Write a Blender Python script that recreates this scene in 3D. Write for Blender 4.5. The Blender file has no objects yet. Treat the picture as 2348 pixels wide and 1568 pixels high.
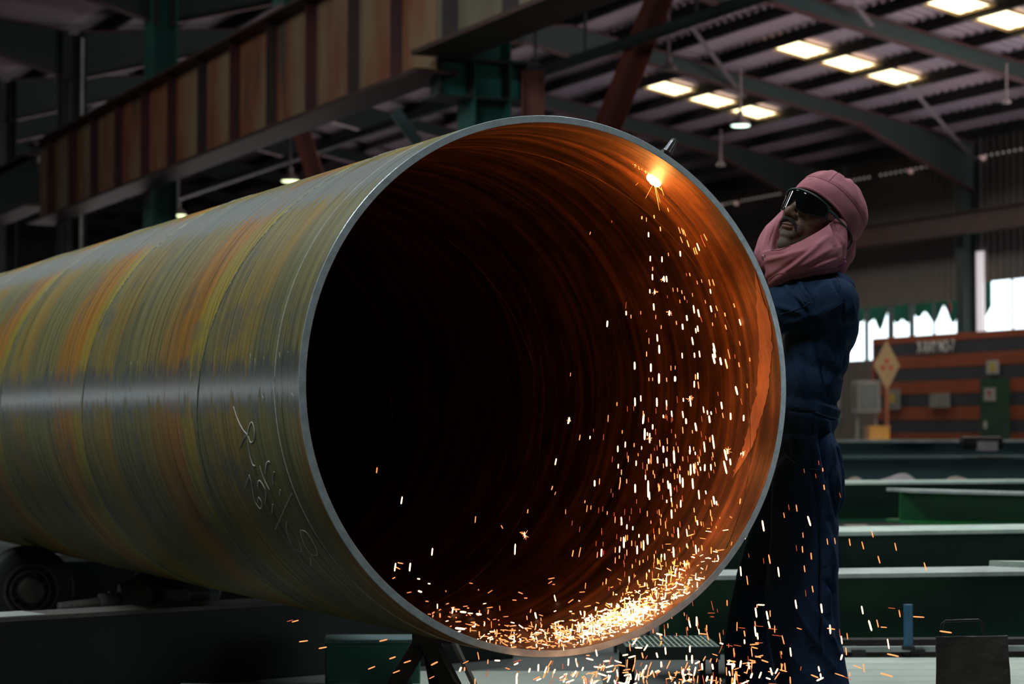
import bpy, bmesh, math, random
import numpy as np
from mathutils import Vector, Matrix, Quaternion, noise
from mathutils.bvhtree import BVHTree
R = random.Random(7)
S = bpy.context.scene
COL = S.collection
PI = math.pi

# ------------------------------------------------------------------ camera
FPX, PITCH, ZC = 4964.0, math.atan(200.6 / 4964.0), 0.95
cam_d = bpy.data.cameras.new('camera'); cam = bpy.data.objects.new('camera', cam_d); COL.objects.link(cam)
cam_d.sensor_width = 36; cam_d.lens = FPX / 2348 * 36
cam.location = (0, 0, ZC); cam.rotation_euler = (PI / 2 + PITCH, 0, 0)
cam_d.clip_end = 500
cam_d.dof.use_dof = True; cam_d.dof.focus_distance = 5.85; cam_d.dof.aperture_fstop = 4.6; cam_d.dof.aperture_blades = 9
S.camera = cam
# ------------------------------------------------------------------ world, exposure
S.view_settings.view_transform = 'Standard'; S.view_settings.look = 'None'
S.view_settings.gamma = 1; S.view_settings.use_curve_mapping = False
S.view_settings.exposure = 0.0
W = bpy.data.worlds.new('world'); S.world = W; W.use_nodes = True
bg = W.node_tree.nodes['Background']; bg.inputs[0].default_value = (0.80, 0.93, 1.0, 1); bg.inputs[1].default_value = 2.6
S.cycles.max_bounces = 6; S.cycles.diffuse_bounces = 3; S.cycles.glossy_bounces = 3
S.cycles.sample_clamp_indirect = 4.0; S.cycles.use_denoising = True
S.cycles.caustics_reflective = False; S.cycles.caustics_refractive = False

SA, CA = 0.4217, 0.9067
def P(u, v, z=0.0):                       # building coordinates: u along the hall (and the pipe), v across
    return Vector((-SA * u + CA * v, CA * u + SA * v, z))
YAW = math.atan2(SA, CA)                  # rotation that takes local x to v and local y to u
def ray(px, py):
    xc, yc = (px - 1174) / FPX, (784 - py) / FPX
    return Vector((xc, math.cos(PITCH) - yc * math.sin(PITCH), math.sin(PITCH) + yc * math.cos(PITCH)))
def A(px, py, Y):
    r = ray(px, py); return Vector((0, 0, ZC)) + r * (Y / r.y)
def u_at(px, v):
    k = (px - 1174) / FPX; return (CA * v - k * SA * v) / (SA + CA * k)

def area(name, loc, target, sx, sy, power, col, spread=180):
    l = bpy.data.lights.new(name, 'AREA'); l.shape = 'RECTANGLE'; l.size = sx; l.size_y = sy; l.energy = power; l.color = col; l.spread = math.radians(spread)
    o = bpy.data.objects.new(name, l); COL.objects.link(o); o.location = loc
    o.rotation_euler = (Vector(target) - Vector(loc)).to_track_quat('-Z', 'Y').to_euler(); return o
COOL = (0.90, 0.97, 1.0)
# daylight from skylights and wall openings, plus added fill lamps
for uu in (3.0, 9.0, 15.0):
    area('skylight_daylight', P(uu, -1.5, 8.1), P(uu + 1.0, 1.2, 0), 1.2, 3.0, 230, COOL)
area('skylight_daylight', P(5.5, 7.0, 8.1), P(5.5, 4.5, 0), 1.2, 3.0, 230, COOL)
for uu in (9.5, 16.0): area('skylight_daylight', P(uu, 7.6, 8.1), P(uu, 8.0, 0), 1.2, 3.0, 230, COOL)  # added overhead fill lamps to brighten the beam stacks
area('door_daylight', P(66, 20, 1.5), P(50, 17, 9), 10, 3, 150, (1.0, 0.88, 0.88), 80)  # added up-light to lift the far roof
for uu in (20, 30): area('skylight_daylight', P(uu, 1.0, 8.0), P(uu, 8.9, 5.2), 1.2, 3.0, 55, (1.0, 0.93, 0.82))  # added fill lamps to brighten the girder web
area('door_daylight', P(-9, 14, 3.2), P(6, 4, 1.2), 14, 4.0, 55, COOL)
area('door_daylight', P(42, -9.0, 1.45), P(8, 1.0, 1.1), 7.0, 0.32, 24, (0.9, 0.97, 1.0))
for uu in (20, 26.2, 32.4, 37.6, 43.2):
    area('skylight_daylight', P(uu, 25.1, 7.2), P(uu, 24, 0), 1.0, 3.4, 160, (1.0, 0.90, 0.8))
area('door_daylight', P(37, 29.6, 3.0), P(34, 10, 4), 9, 1.0, 160, (0.9, 0.95, 1.0))
area('door_daylight', P(22, 29.0, 2.0), P(36, 24, 9), 8, 3, 560, (1.0, 0.93, 0.92), 95)  # added roof fill aimed up at the far slope

# ------------------------------------------------------------------ helpers
def link(o, parent=None):
    COL.objects.link(o)
    if parent is not None: o.parent = parent
    return o
def tag(o, label=None, cat=None, group=None, kind=None):
    if label: o['label'] = label
    if cat: o['category'] = cat
    if group: o['group'] = group
    if kind: o['kind'] = kind
    return o
def empty(name, loc=(0, 0, 0), rz=0.0, label=None, cat=None, group=None, kind=None):
    o = bpy.data.objects.new(name, None); link(o); o.location = loc; o.rotation_euler = (0, 0, rz)
    bpy.context.view_layer.update()
    return tag(o, label, cat, group, kind)
def add_box(bm, c, s, rot=None):
    m = Matrix.Translation(Vector(c)) @ (rot.to_matrix().to_4x4() if isinstance(rot, Quaternion) else (rot if rot else Matrix())) @ Matrix.Diagonal((s[0], s[1], s[2], 1))
    return bmesh.ops.create_cube(bm, size=1, matrix=m)['verts']
def add_tube(bm, p0, p1, r0, r1=None, n=12, caps=True):
    p0, p1 = Vector(p0), Vector(p1); r1 = r0 if r1 is None else r1
    d = p1 - p0; q = d.to_track_quat('Z', 'Y').to_matrix().to_4x4()
    m = Matrix.Translation((p0 + p1) / 2) @ q
    return bmesh.ops.create_cone(bm, cap_ends=caps, segments=n, radius1=r0, radius2=r1, depth=d.length, matrix=m)['verts']
def add_path(bm, pts, r, n=8):
    pts = [Vector(p) for p in pts]; rings = []
    for i, p in enumerate(pts):
        t = (pts[min(i + 1, len(pts) - 1)] - pts[max(i - 1, 0)]).normalized()
        q = t.to_track_quat('Z', 'Y'); rr = r[i] if isinstance(r, (list, tuple)) else r
        rings.append([bm.verts.new(p + q @ Vector((math.cos(a) * rr, math.sin(a) * rr, 0))) for a in [2 * PI * k / n for k in range(n)]])
    for a, b in zip(rings, rings[1:]):
        for k in range(n): bm.faces.new((a[k], a[(k + 1) % n], b[(k + 1) % n], b[k]))
    bm.faces.new(rings[0][::-1]); bm.faces.new(rings[-1])
def add_prism(bm, poly, h, m=None):       # poly in local xy extruded along z from 0 to h
    m = m or Matrix()
    a = [bm.verts.new(m @ Vector((x, y, 0))) for x, y in poly]; b = [bm.verts.new(m @ Vector((x, y, h))) for x, y in poly]
    bm.faces.new(a[::-1]); bm.faces.new(b); n = len(poly)
    for i in range(n): bm.faces.new((a[i], a[(i + 1) % n], b[(i + 1) % n], b[i]))
def add_lathe(bm, prof, n=48, m=None):    # prof: list (r, z)
    m = m or Matrix(); rings = []
    for r, z in prof:
        rings.append([bm.verts.new(m @ Vector((r * math.cos(2 * PI * k / n), r * math.sin(2 * PI * k / n), z))) for k in range(n)] if r > 1e-6 else [bm.verts.new(m @ Vector((0, 0, z)))])
    for a, b in zip(rings, rings[1:]):
        for k in range(n):
            k2 = (k + 1) % n
            if len(a) == 1 and len(b) == 1: continue
            if len(a) == 1: bm.faces.new((a[0], b[k], b[k2]))
            elif len(b) == 1: bm.faces.new((a[k], b[0], a[k2]))
            else: bm.faces.new((a[k], b[k], b[k2], a[k2]))
def add_ball(bm, c, r, rot=None, seg=16):
    r = (r, r, r) if not hasattr(r, '__len__') else r
    m = Matrix.Translation(Vector(c)) @ (rot if rot else Matrix()) @ Matrix.Diagonal((r[0], r[1], r[2], 1))
    return bmesh.ops.create_uvsphere(bm, u_segments=seg, v_segments=seg // 2 + 2, radius=1, matrix=m)['verts']
def obj(name, bm, mat, parent=None, smooth=False, bevel=0.0, world=False, label=None):
    """link a bmesh as ONE mesh object; with world=True its coordinates are world ones although it has a parent"""
    bmesh.ops.recalc_face_normals(bm, faces=bm.faces)
    me = bpy.data.meshes.new(name); bm.to_mesh(me); bm.free()
    if smooth:
        me.polygons.foreach_set('use_smooth', [True] * len(me.polygons))
        me.set_sharp_from_angle(angle=math.radians(smooth if smooth is not True else 50))
    me.materials.append(mat)
    o = bpy.data.objects.new(name, me); link(o, parent)
    if world and parent is not None:
        bpy.context.view_layer.update(); o.matrix_parent_inverse = parent.matrix_world.inverted()
    if bevel:
        b = o.modifiers.new('bevel', 'BEVEL'); b.width = bevel; b.segments = 2; b.limit_method = 'ANGLE'
    if label: o['label'] = label
    return o
def BM(): return bmesh.new()
def boxes(name, lst, mat, parent=None, bevel=0.0, label=None, world=False):
    b = BM()
    for c, s in lst: add_box(b, c, s)
    return obj(name, b, mat, parent, bevel=bevel, label=label, world=world)
def copy_tree(o, parent=None):
    c = o.copy(); COL.objects.link(c); c.parent = parent
    for ch in list(o.children): copy_tree(ch, c)
    return c

# ------------------------------------------------------------------ materials
def mat(name, c1, c2=None, rough=0.6, metal=0.0, scale=3.0, c3=None, bump=0.0, bscale=40.0, stretch=(1, 1, 1), detail=6, lo=0.35, hi=0.65, emit=None, estr=0.0, spec=0.5, rvar=0.0):
    m = bpy.data.materials.new(name); m.use_nodes = True; nt = m.node_tree; N = nt.nodes; L = nt.links
    b = N['Principled BSDF']; b.inputs['Roughness'].default_value = rough; b.inputs['Metallic'].default_value = metal
    b.inputs['Specular IOR Level'].default_value = spec
    b.inputs['Base Color'].default_value = (*c1, 1)
    if c2 or bump or rvar:
        tc = N.new('ShaderNodeTexCoord'); mp = N.new('ShaderNodeMapping'); mp.inputs['Scale'].default_value = stretch
        L.new(tc.outputs['Object'], mp.inputs['Vector'])
    if c2:
        n = N.new('ShaderNodeTexNoise'); n.inputs['Scale'].default_value = scale; n.inputs['Detail'].default_value = detail; n.inputs['Roughness'].default_value = 0.6
        r = N.new('ShaderNodeValToRGB'); r.color_ramp.elements[0].position = lo; r.color_ramp.elements[1].position = hi
        r.color_ramp.elements[0].color = (*c1, 1); r.color_ramp.elements[1].color = (*c2, 1)
        if c3:
            e = r.color_ramp.elements.new(min(1.0, hi + 0.1)); e.color = (*c3, 1)
        L.new(mp.outputs['Vector'], n.inputs['Vector']); L.new(n.outputs['Fac'], r.inputs['Fac']); L.new(r.outputs['Color'], b.inputs['Base Color'])
        if rvar:
            mr = N.new('ShaderNodeMapRange'); mr.inputs['To Min'].default_value = rough - rvar; mr.inputs['To Max'].default_value = rough + rvar
            L.new(n.outputs['Fac'], mr.inputs['Value']); L.new(mr.outputs[0], b.inputs['Roughness'])
    if bump:
        n2 = N.new('ShaderNodeTexNoise'); n2.inputs['Scale'].default_value = bscale; n2.inputs['Detail'].default_value = 4
        bp = N.new('ShaderNodeBump'); bp.inputs['Strength'].default_value = bump; bp.inputs['Distance'].default_value = 0.01
        L.new(mp.outputs['Vector'], n2.inputs['Vector']); L.new(n2.outputs['Fac'], bp.inputs['Height']); L.new(bp.outputs['Normal'], b.inputs['Normal'])
    if emit:
        b.inputs['Emission Color'].default_value = (*emit, 1); b.inputs['Emission Strength'].default_value = estr
    return m

M = {}
M['floor'] = mat('floor_concrete', (0.095, 0.11, 0.10), (0.05, 0.06, 0.055), 0.5, scale=1.3, bump=0.2, bscale=9)
M['roof'] = mat('roof_sheet', (0.36, 0.25, 0.28), (0.29, 0.235, 0.30), 0.65, scale=0.25, detail=3, lo=0.3, hi=0.7)
M['wall'] = mat('wall_sheet', (0.16, 0.135, 0.12), (0.115, 0.105, 0.10), 0.7, scale=0.4)
M['purlin'] = mat('purlin_steel', (0.045, 0.04, 0.04), (0.03, 0.028, 0.03), 0.8, scale=2)
M['rafter'] = mat('rafter_paint', (0.016, 0.042, 0.04), (0.028, 0.034, 0.034), 0.6, scale=0.5)
M['primer'] = mat('red_primer', (0.16, 0.04, 0.05), (0.10, 0.05, 0.05), 0.65, scale=0.8)
M['column'] = mat('column_teal', (0.03, 0.19, 0.15), (0.03, 0.10, 0.085), 0.5, scale=0.7, bump=0.1)
M['bracket'] = mat('bracket_teal', (0.05, 0.30, 0.24), (0.04, 0.20, 0.16), 0.5, scale=1.5)  # column teal brightened to stand for light on the bracket
M['column_dark'] = mat('column_dark', (0.035, 0.04, 0.04), (0.05, 0.06, 0.06), 0.6, scale=1.0)
M['web'] = mat('girder_web_paint', (0.30, 0.215, 0.12), (0.27, 0.085, 0.04), 0.6, scale=0.75, c3=(0.05, 0.07, 0.045), stretch=(1.3, 1.3, 0.35), lo=0.42, hi=0.58, bump=0.1)
M['web_pale'] = mat('girder_web_pale', (0.22, 0.21, 0.13), (0.16, 0.13, 0.09), 0.6, scale=0.9, c3=(0.06, 0.06, 0.04), stretch=(1, 1, 0.5), lo=0.40, hi=0.62)
M['stiff'] = mat('stiffener_red', (0.085, 0.012, 0.012), (0.035, 0.01, 0.012), 0.6, scale=0.8)
M['stiff_black'] = mat('stiffener_black', (0.02, 0.018, 0.018), (0.05, 0.02, 0.02), 0.6, scale=1.5)
M['flange'] = mat('girder_flange', (0.065, 0.024, 0.018), (0.04, 0.025, 0.02), 0.6, scale=0.9)
M['rail'] = mat('rail_beam_brown', (0.075, 0.032, 0.026), (0.04, 0.025, 0.024), 0.6, scale=0.6)
M['brace_red'] = mat('brace_red', (0.22, 0.05, 0.03), (0.14, 0.04, 0.03), 0.6, scale=1.2)
M['tie'] = mat('tie_bar', (0.30, 0.22, 0.24), (0.2, 0.16, 0.17), 0.6, scale=2)
M['greensteel'] = mat('green_painted_steel', (0.010, 0.095, 0.045), (0.008, 0.05, 0.028), 0.5, scale=2.5, bump=0.15, rvar=0.1)
M['greensteel2'] = mat('bright_green_steel', (0.006, 0.20, 0.04), (0.005, 0.11, 0.03), 0.45, scale=3, bump=0.15)
M['tealsteel'] = mat('teal_painted_steel', (0.11, 0.22, 0.22), (0.08, 0.16, 0.165), 0.5, scale=2)
M['dusty'] = mat('dusty_flange', (0.62, 0.74, 0.64), (0.34, 0.46, 0.40), 0.55, scale=6, bump=0.2, lo=0.4, hi=0.75)  # pale tone puts the light from above into the beam tops
M['dusty_grey'] = mat('dusty_grey_flange', (0.50, 0.56, 0.52), (0.24, 0.28, 0.27), 0.55, scale=5, bump=0.2, lo=0.4, hi=0.75)  # greyer version, likewise carries top light on the beam flanges
M['bed_green'] = mat('roller_bed_green', (0.010, 0.020, 0.016), (0.012, 0.015, 0.013), 0.55, scale=3, bump=0.15, bscale=25)
M['bed_flange'] = mat('roller_bed_flange', (0.16, 0.14, 0.13), (0.10, 0.09, 0.085), 0.55, scale=5, bump=0.2)
M['rubber'] = mat('black_rubber', (0.012, 0.012, 0.012), (0.02, 0.02, 0.02), 0.65, scale=20, bump=0.3)
M['castiron'] = mat('cast_iron', (0.11, 0.095, 0.08), (0.05, 0.044, 0.04), 0.5, metal=0.4, scale=8, bump=0.3)
M['darkmetal'] = mat('dark_metal', (0.04, 0.042, 0.044), (0.025, 0.025, 0.025), 0.45, metal=0.5, scale=10, bump=0.2)
M['plate'] = mat('rusty_dark_plate', (0.045, 0.04, 0.035), (0.075, 0.07, 0.06), 0.6, metal=0.2, scale=14, bump=0.4)
M['steel'] = mat('bare_steel', (0.30, 0.32, 0.33), (0.16, 0.17, 0.18), 0.35, metal=0.9, scale=20, bump=0.2)
M['blue'] = mat('blue_paint', (0.03, 0.13, 0.24), (0.03, 0.08, 0.15), 0.45, scale=9)
M['orange'] = mat('booth_orange', (0.34, 0.075, 0.025), (0.27, 0.062, 0.022), 0.6, scale=1.2)
M['black'] = mat('booth_black', (0.035, 0.04, 0.055), (0.05, 0.055, 0.07), 0.6, scale=1.5)
M['doorgreen'] = mat('booth_door_green', (0.02, 0.08, 0.035), (0.015, 0.055, 0.03), 0.5, scale=2)
M['yellow'] = mat('sign_yellow', (0.62, 0.48, 0.05), (0.5, 0.4, 0.06), 0.6, scale=8)
M['diamond'] = mat('faded_yellow_sign', (0.42, 0.30, 0.13), (0.36, 0.24, 0.12), 0.6, scale=6)
M['amber'] = mat('amber_paint', (0.75, 0.36, 0.03), (0.6, 0.28, 0.03), 0.5, scale=6)
M['white'] = mat('sign_white', (0.5, 0.5, 0.46), (0.4, 0.4, 0.38), 0.6, scale=6)
M['letter'] = mat('letter_white', (0.8, 0.8, 0.78), rough=0.6)
M['red'] = mat('sign_red', (0.45, 0.03, 0.03), rough=0.6)
M['cabinet'] = mat('cabinet_grey', (0.30, 0.31, 0.29), (0.22, 0.23, 0.21), 0.5, scale=3)
M['screen'] = mat('cabinet_panel', (0.07, 0.09, 0.09), (0.10, 0.12, 0.11), 0.35, scale=3)
M['orangepole'] = mat('orange_pole', (0.42, 0.14, 0.06), (0.35, 0.12, 0.06), 0.6, scale=3)
M['tarp'] = mat('green_tarp', (0.02, 0.30, 0.16), (0.02, 0.18, 0.10), 0.7, scale=1.5)
M['tan'] = mat('tan_sacking', (0.36, 0.30, 0.22), (0.26, 0.22, 0.16), 0.8, scale=5, bump=0.4)
M['pinkrag'] = mat('pale_rag', (0.48, 0.42, 0.42), (0.34, 0.3, 0.3), 0.8, scale=5, bump=0.4)
M['skylight'] = mat('skylight_panel', (0.9, 0.86, 0.7), rough=0.5, emit=(1.0, 0.86, 0.50), estr=3.3)
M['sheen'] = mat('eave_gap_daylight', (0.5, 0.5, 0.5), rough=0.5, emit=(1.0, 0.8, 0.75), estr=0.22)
M['lampface'] = mat('lamp_face', (0.8, 0.9, 0.8), rough=0.4, emit=(0.72, 1.0, 0.80), estr=3.0)
M['lampface_warm'] = mat('lamp_face_warm', (0.8, 0.9, 0.7), rough=0.4, emit=(0.88, 1.0, 0.55), estr=2.6)
M['lampbody'] = mat('lamp_housing', (0.22, 0.17, 0.18), (0.3, 0.22, 0.23), 0.5, scale=6)
M['spark_hot'] = mat('spark_white_hot', (1, 0.6, 0.3), rough=0.5, emit=(1.0, 0.50, 0.24), estr=6.0)
M['spark_mid'] = mat('spark_orange', (1, 0.4, 0.1), rough=0.5, emit=(1.0, 0.27, 0.09), estr=1.7)
M['spark_dim'] = mat('spark_dull_red', (0.6, 0.15, 0.05), rough=0.5, emit=(1.0, 0.17, 0.05), estr=0.55)
M['molten'] = mat('molten_steel', (1, 0.7, 0.3), rough=0.5, emit=(1.0, 0.62, 0.22), estr=42.0)
M['chalk'] = mat('chalk', (0.85, 0.85, 0.78), (0.55, 0.55, 0.5), 0.9, scale=60)
M['shoe'] = mat('boot_leather', (0.03, 0.022, 0.018), (0.02, 0.015, 0.012), 0.5, scale=12, bump=0.2)

# ================================================================== STRUCTURE
fl = boxes('floor', [((0, 0, -0.1), (70, 190, 0.2))], M['floor']); fl.rotation_euler[2] = YAW; fl.location = P(40, 12, 0); tag(fl, kind='structure')

U0, U1 = -12.0, 90.0
VL, VC, VR = -10.0, 9.6, 30.5
def zroof(v):                                      # underside of the roof sheets, world height
    if v >= 20: return ZC + 11.99 - 0.18 * v
    if v >= VC: return ZC + 7.45 + (v - VC) / (20 - VC) * (8.39 - 7.45)
    if v >= 0: return ZC + 7.45 + (VC - v) / VC * 0.95
    return ZC + 8.4 + v * 0.095
def corrug(name, p00, du, dv, nu, nv, depth, nrm, m, parent=None):
    """corrugated sheet: ribs run along dv, repeat along du"""
    bm = BM(); prof = ((0, 0), (0.25, 0), (0.4, 1), (0.75, 1), (0.9, 0))
    rows = []
    for j in range(nv + 1):
        row = []
        for i in range(nu):
            for t, h in prof: row.append(bm.verts.new(p00 + du * ((i + t) / nu) + dv * (j / nv) + nrm * (h * depth)))
        rows.append(row)
    for a, b in zip(rows, rows[1:]):
        for k in range(len(a) - 1): bm.faces.new((a[k], a[k + 1], b[k + 1], b[k]))
    return obj(name, bm, m, parent)
ceil = tag(empty('ceiling', (0, 0, 0)), kind='structure')
UPN = Vector((0, 0, 1))
for (va, vb) in ((VL, 0), (0, VC), (VC, 20), (20, VR)):
    a = P(U0, va, zroof(va if va != VC else (VC if vb == 20 else VC)) + 0.24); b = P(U0, vb, zroof(vb) + 0.24)
    corrug('roof_sheet', a, P(U1 - U0, 0, 0), b - a, 340, 1, 0.06, UPN, M['roof'], ceil)
# purlins and rafters of the far bay, one object each
bm = BM(); L = U1 - U0
add_box(bm, (0, L / 2, 0.10), (0.012, L, 0.20)); add_box(bm, (0.035, L / 2, 0.004), (0.08, L, 0.012)); add_box(bm, (-0.035, L / 2, 0.2), (0.08, L, 0.01))
pur0 = obj('purlin', bm, M['purlin'], ceil)
pv = [23.45 + 1.12 * k for k in range(-3, 7)] + [10.3 + 1.2 * k for k in range(8)]
first = True
for v in pv + [-8.5, -6.2, -4, -1.8, 0.6, 2.8, 5, 7.2]:
    o = pur0 if first else pur0.copy()
    if not first: COL.objects.link(o)
    first = False
    o.location = P(U0, v, zroof(v) + 0.04); o.rotation_euler[2] = YAW
RAFT = [21.9 + 6.1 * k for k in range(-4, 12)]
def rafter_bm(pts, h, w):     # pts = list of (v, z_top, depth)
    bm = BM(); rings = []
    for (v, z, d) in pts:
        rings.append([bm.verts.new(Vector((v, s * 0.006, zz))) for s, zz in ((-1, z), (1, z), (1, z - d), (-1, z - d))])
    for a, b in zip(rings, rings[1:]):
        for k in range(4): bm.faces.new((a[k], a[(k + 1) % 4], b[(k + 1) % 4], b[k]))
    return bm
def flange_bm(pts, w, low):
    bm = BM(); rings = []
    for (v, z, d) in pts:
        zz = z - d if low else z
        rings.append([bm.verts.new(Vector((v, s * w / 2, zz + t))) for s, t in ((-1, 0), (1, 0), (1, 0.016), (-1, 0.016))])
    for a, b in zip(rings, rings[1:]):
        for k in range(4): bm.faces.new((a[k], a[(k + 1) % 4], b[(k + 1) % 4], b[k]))
    bm.faces.new(rings[0]); bm.faces.new(rings[-1][::-1])
    return bm
right_pts = [(VC + 0.1, zroof(VC) + 0.02, 0.9), (12.2, zroof(12.2) + 0.02, 0.45), (19.0, zroof(19) + 0.02, 0.34), (20, zroof(20) + 0.02, 0.65), (21.2, zroof(21.2) + 0.02, 0.32), (27.2, zroof(27.2) + 0.02, 0.34), (VR - 0.2, zroof(VR) + 0.02, 1.1)]
left_pts = [(VL + 0.1, zroof(VL) + 0.02, 0.9), (-7, zroof(-7) + 0.02, 0.45), (0, zroof(0) + 0.02, 0.6), (7, zroof(7) + 0.02, 0.45), (VC - 0.1, zroof(VC) + 0.02, 0.9)]
def rafter(pts):
    w = obj('rafter', rafter_bm(pts, 0, 0), M['rafter'], ceil)
    obj('flange', flange_bm(pts, 0.22, True), M['primer'], w); obj('flange', flange_bm(pts, 0.22, False), M['primer'], w)
    w.rotation_euler[2] = YAW; return w
for pts, us in ((right_pts, [u for u in RAFT if u > 12]), (left_pts, RAFT)):
    r0 = rafter(pts)
    for i, u in enumerate(us):
        o = r0 if i == 0 else copy_tree(r0, ceil)
        o.location = P(u, 0, 0)
# skylight panels between the purlins of the far bay
bm = BM()
for k in range(7):
    add_box(bm, (0, -0.42 + 0.14 * k, 0.012 * (k % 2)), (0.98, 0.13, 0.012))
sky0 = obj('skylight', bm, M['skylight'], ceil)
bm = BM()
for s in (-1, 1):
    add_box(bm, (0, s * 0.53, -0.02), (1.1, 0.04, 0.05)); add_box(bm, (s * 0.52, 0, -0.02), (0.04, 1.06, 0.05))
M['skyframe'] = mat('skylight_frame', (0.32, 0.19, 0.06), (0.2, 0.12, 0.05), 0.6, scale=4)
obj('skylight_frame', bm, M['skyframe'], sky0)
first = True
for u in (20.0, 26.2, 32.35, 37.6, 43.2):
    for v in (24.0, 25.13, 26.24):
        o = sky0 if first else copy_tree(sky0, ceil)
        first = False
        o.location = P(u, v, zroof(v) + 0.17); o.rotation_euler = (0, math.atan(0.18), YAW)
# flat tie bars crossing the bays of the roof
def tie(u0, v0, u1, v1, dz=-0.12):
    bm = BM(); a = P(u0, v0, zroof(v0) + dz); b = P(u1, v1, zroof(v1) + dz)
    q = (b - a).to_track_quat('Z', 'Y'); add_box(bm, (a + b) / 2, (0.09, 0.012, (b - a).length), q)
    obj('tie_bar', bm, M['tie'], ceil)
def on_roof(px, py, dz=0.0):   # the point of the far roof slope seen at a pixel of the photograph
    r = ray(px, py); best = None
    lo, hi = 10.0, 90.0
    for _ in range(30):
        mid = (lo + hi) / 2; p = Vector((0, 0, ZC)) + r * (mid / r.y); v = CA * p.x + SA * p.y
        if p.z < zroof(v) + dz: lo = mid
        else: hi = mid
    u = -SA * p.x + CA * p.y; return u, v
for (a, b) in (((1568, 38), (1705, 222)), ((2078, 190), (2222, 352)), ((1905, -60), (2000, 60))):
    u0, v0 = on_roof(*a, -0.3); u1, v1 = on_roof(*b, -0.3); tie(u0, v0, u1, v1, -0.3)
# row of glowing beads standing for daylight gaps under the eave
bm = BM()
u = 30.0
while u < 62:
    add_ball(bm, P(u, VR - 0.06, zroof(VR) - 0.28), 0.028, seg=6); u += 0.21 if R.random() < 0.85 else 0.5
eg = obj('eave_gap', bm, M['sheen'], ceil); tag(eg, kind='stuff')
bm = BM()
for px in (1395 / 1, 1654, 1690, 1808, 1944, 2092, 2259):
    u = u_at(px, VR - 0.1); add_ball(bm, P(u, VR - 0.1, zroof(VR) - 0.33), 0.06, seg=8)  # larger glowing beads for daylight through eave holes
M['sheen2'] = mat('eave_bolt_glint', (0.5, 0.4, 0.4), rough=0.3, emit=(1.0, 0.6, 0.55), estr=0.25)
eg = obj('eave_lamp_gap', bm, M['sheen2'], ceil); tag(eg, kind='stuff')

# right wall: corrugated cladding with openings
wr = tag(empty('wall_right'), kind='structure')
WZT = zroof(VR) + 0.4
def wallpiece(u0, u1, z0, z1, v=VR):
    n = max(2, int((u1 - u0) / 0.22)); corrug('cladding', P(u0, v, z0), P(u1 - u0, 0, 0), Vector((0, 0, z1 - z0)), n, 1, 0.05, P(0, -1, 0), M['wall'], wr)
wa, wb = u_at(2202, VR), u_at(1946, VR)         # left window opening
wc, wd = u_at(2420, VR), u_at(2262, VR)
zA0, zA1, zB1 = 0.95 + 1.0, 3.95, 4.30
wallpiece(U0, 10, 0, WZT); wallpiece(10, wc, 0, WZT)
wallpiece(wc, wd, zB1, WZT); wallpiece(wd, wa, 0, WZT); wallpiece(wa, wb, zA1, WZT); wallpiece(wb, 90, 0, WZT)
wallpiece(wa, wb + 0.0, 0, 2.66); wallpiece(wc, wd, 0, 1.6)
# mullions of the two openings
w1 = tag(empty('window_1', P((wa + wb) / 2, VR, 1.3), YAW), kind='structure')
for px, w in ((1988, 0.10), (2044, 0.14), (2092, 0.12), (2143, 0.05)):
    u = u_at(px, VR); boxes('mullion', [(P(u, VR, 2.62), (w, 0.08, 2.66))], M['column_dark'], w1, world=True)
w2 = tag(empty('window_2', P((wc + wd) / 2, VR, 1.6), YAW), kind='structure')
boxes('mullion', [(P(u_at(2324, VR), VR, 2.95), (0.05, 0.06, 2.7))], M['dusty_grey'], w2, world=True)
boxes('window_sill', [(P((wc + wd) / 2, VR, 1.62), (0.1, 0.1, 0.06))], M['dusty_grey'], w2, world=True)
M['translucent'] = mat('backlit_sheet', (0.8, 0.75, 0.76), rough=0.6, emit=(1.0, 0.90, 0.95), estr=0.55)  # glow imitates the daylit wall reveal beside the column
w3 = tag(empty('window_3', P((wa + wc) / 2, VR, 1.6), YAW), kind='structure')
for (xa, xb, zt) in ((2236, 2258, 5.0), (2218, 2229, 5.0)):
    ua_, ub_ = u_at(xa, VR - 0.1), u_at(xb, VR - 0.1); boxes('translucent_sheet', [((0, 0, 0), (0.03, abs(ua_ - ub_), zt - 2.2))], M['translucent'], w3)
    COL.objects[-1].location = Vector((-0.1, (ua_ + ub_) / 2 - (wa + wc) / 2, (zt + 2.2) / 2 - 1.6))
# other walls (outside the frame)
wl = boxes('wall_left', [((0, -8, 4.3), (0.1, 74, 8.6)), ((0, 70, 4.3), (0.1, 30, 8.6)), ((0, 42, 5.15), (0.1, 26, 6.9)), ((0, 42, 0.5), (0.1, 26, 1.0))], M['wall']); wl.location = P(0, VL, 0); wl.rotation_euler[2] = YAW; tag(wl, kind='structure')
we = boxes('wall_end', [((10.25, 0, 4.7), (41, 0.1, 9.6))], M['wall']); we.location = P(U1, 0, 0); we.rotation_euler[2] = YAW; tag(we, kind='structure')
wk = boxes('wall_back', [((-4, 0, 4.7), (12, 0.1, 9.6)), ((16, 0, 7.2), (30, 0.1, 4.6)), ((7.5, 0, 2.45), (11, 0.1, 4.9)), ((24.5, 0, 2.45), (13, 0.1, 4.9)), ((15.5, 0, 4.3), (5, 0.1, 1.4))], M['wall']); wk.location = P(U0, 0, 0); wk.rotation_euler[2] = YAW; tag(wk, kind='structure')

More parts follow.
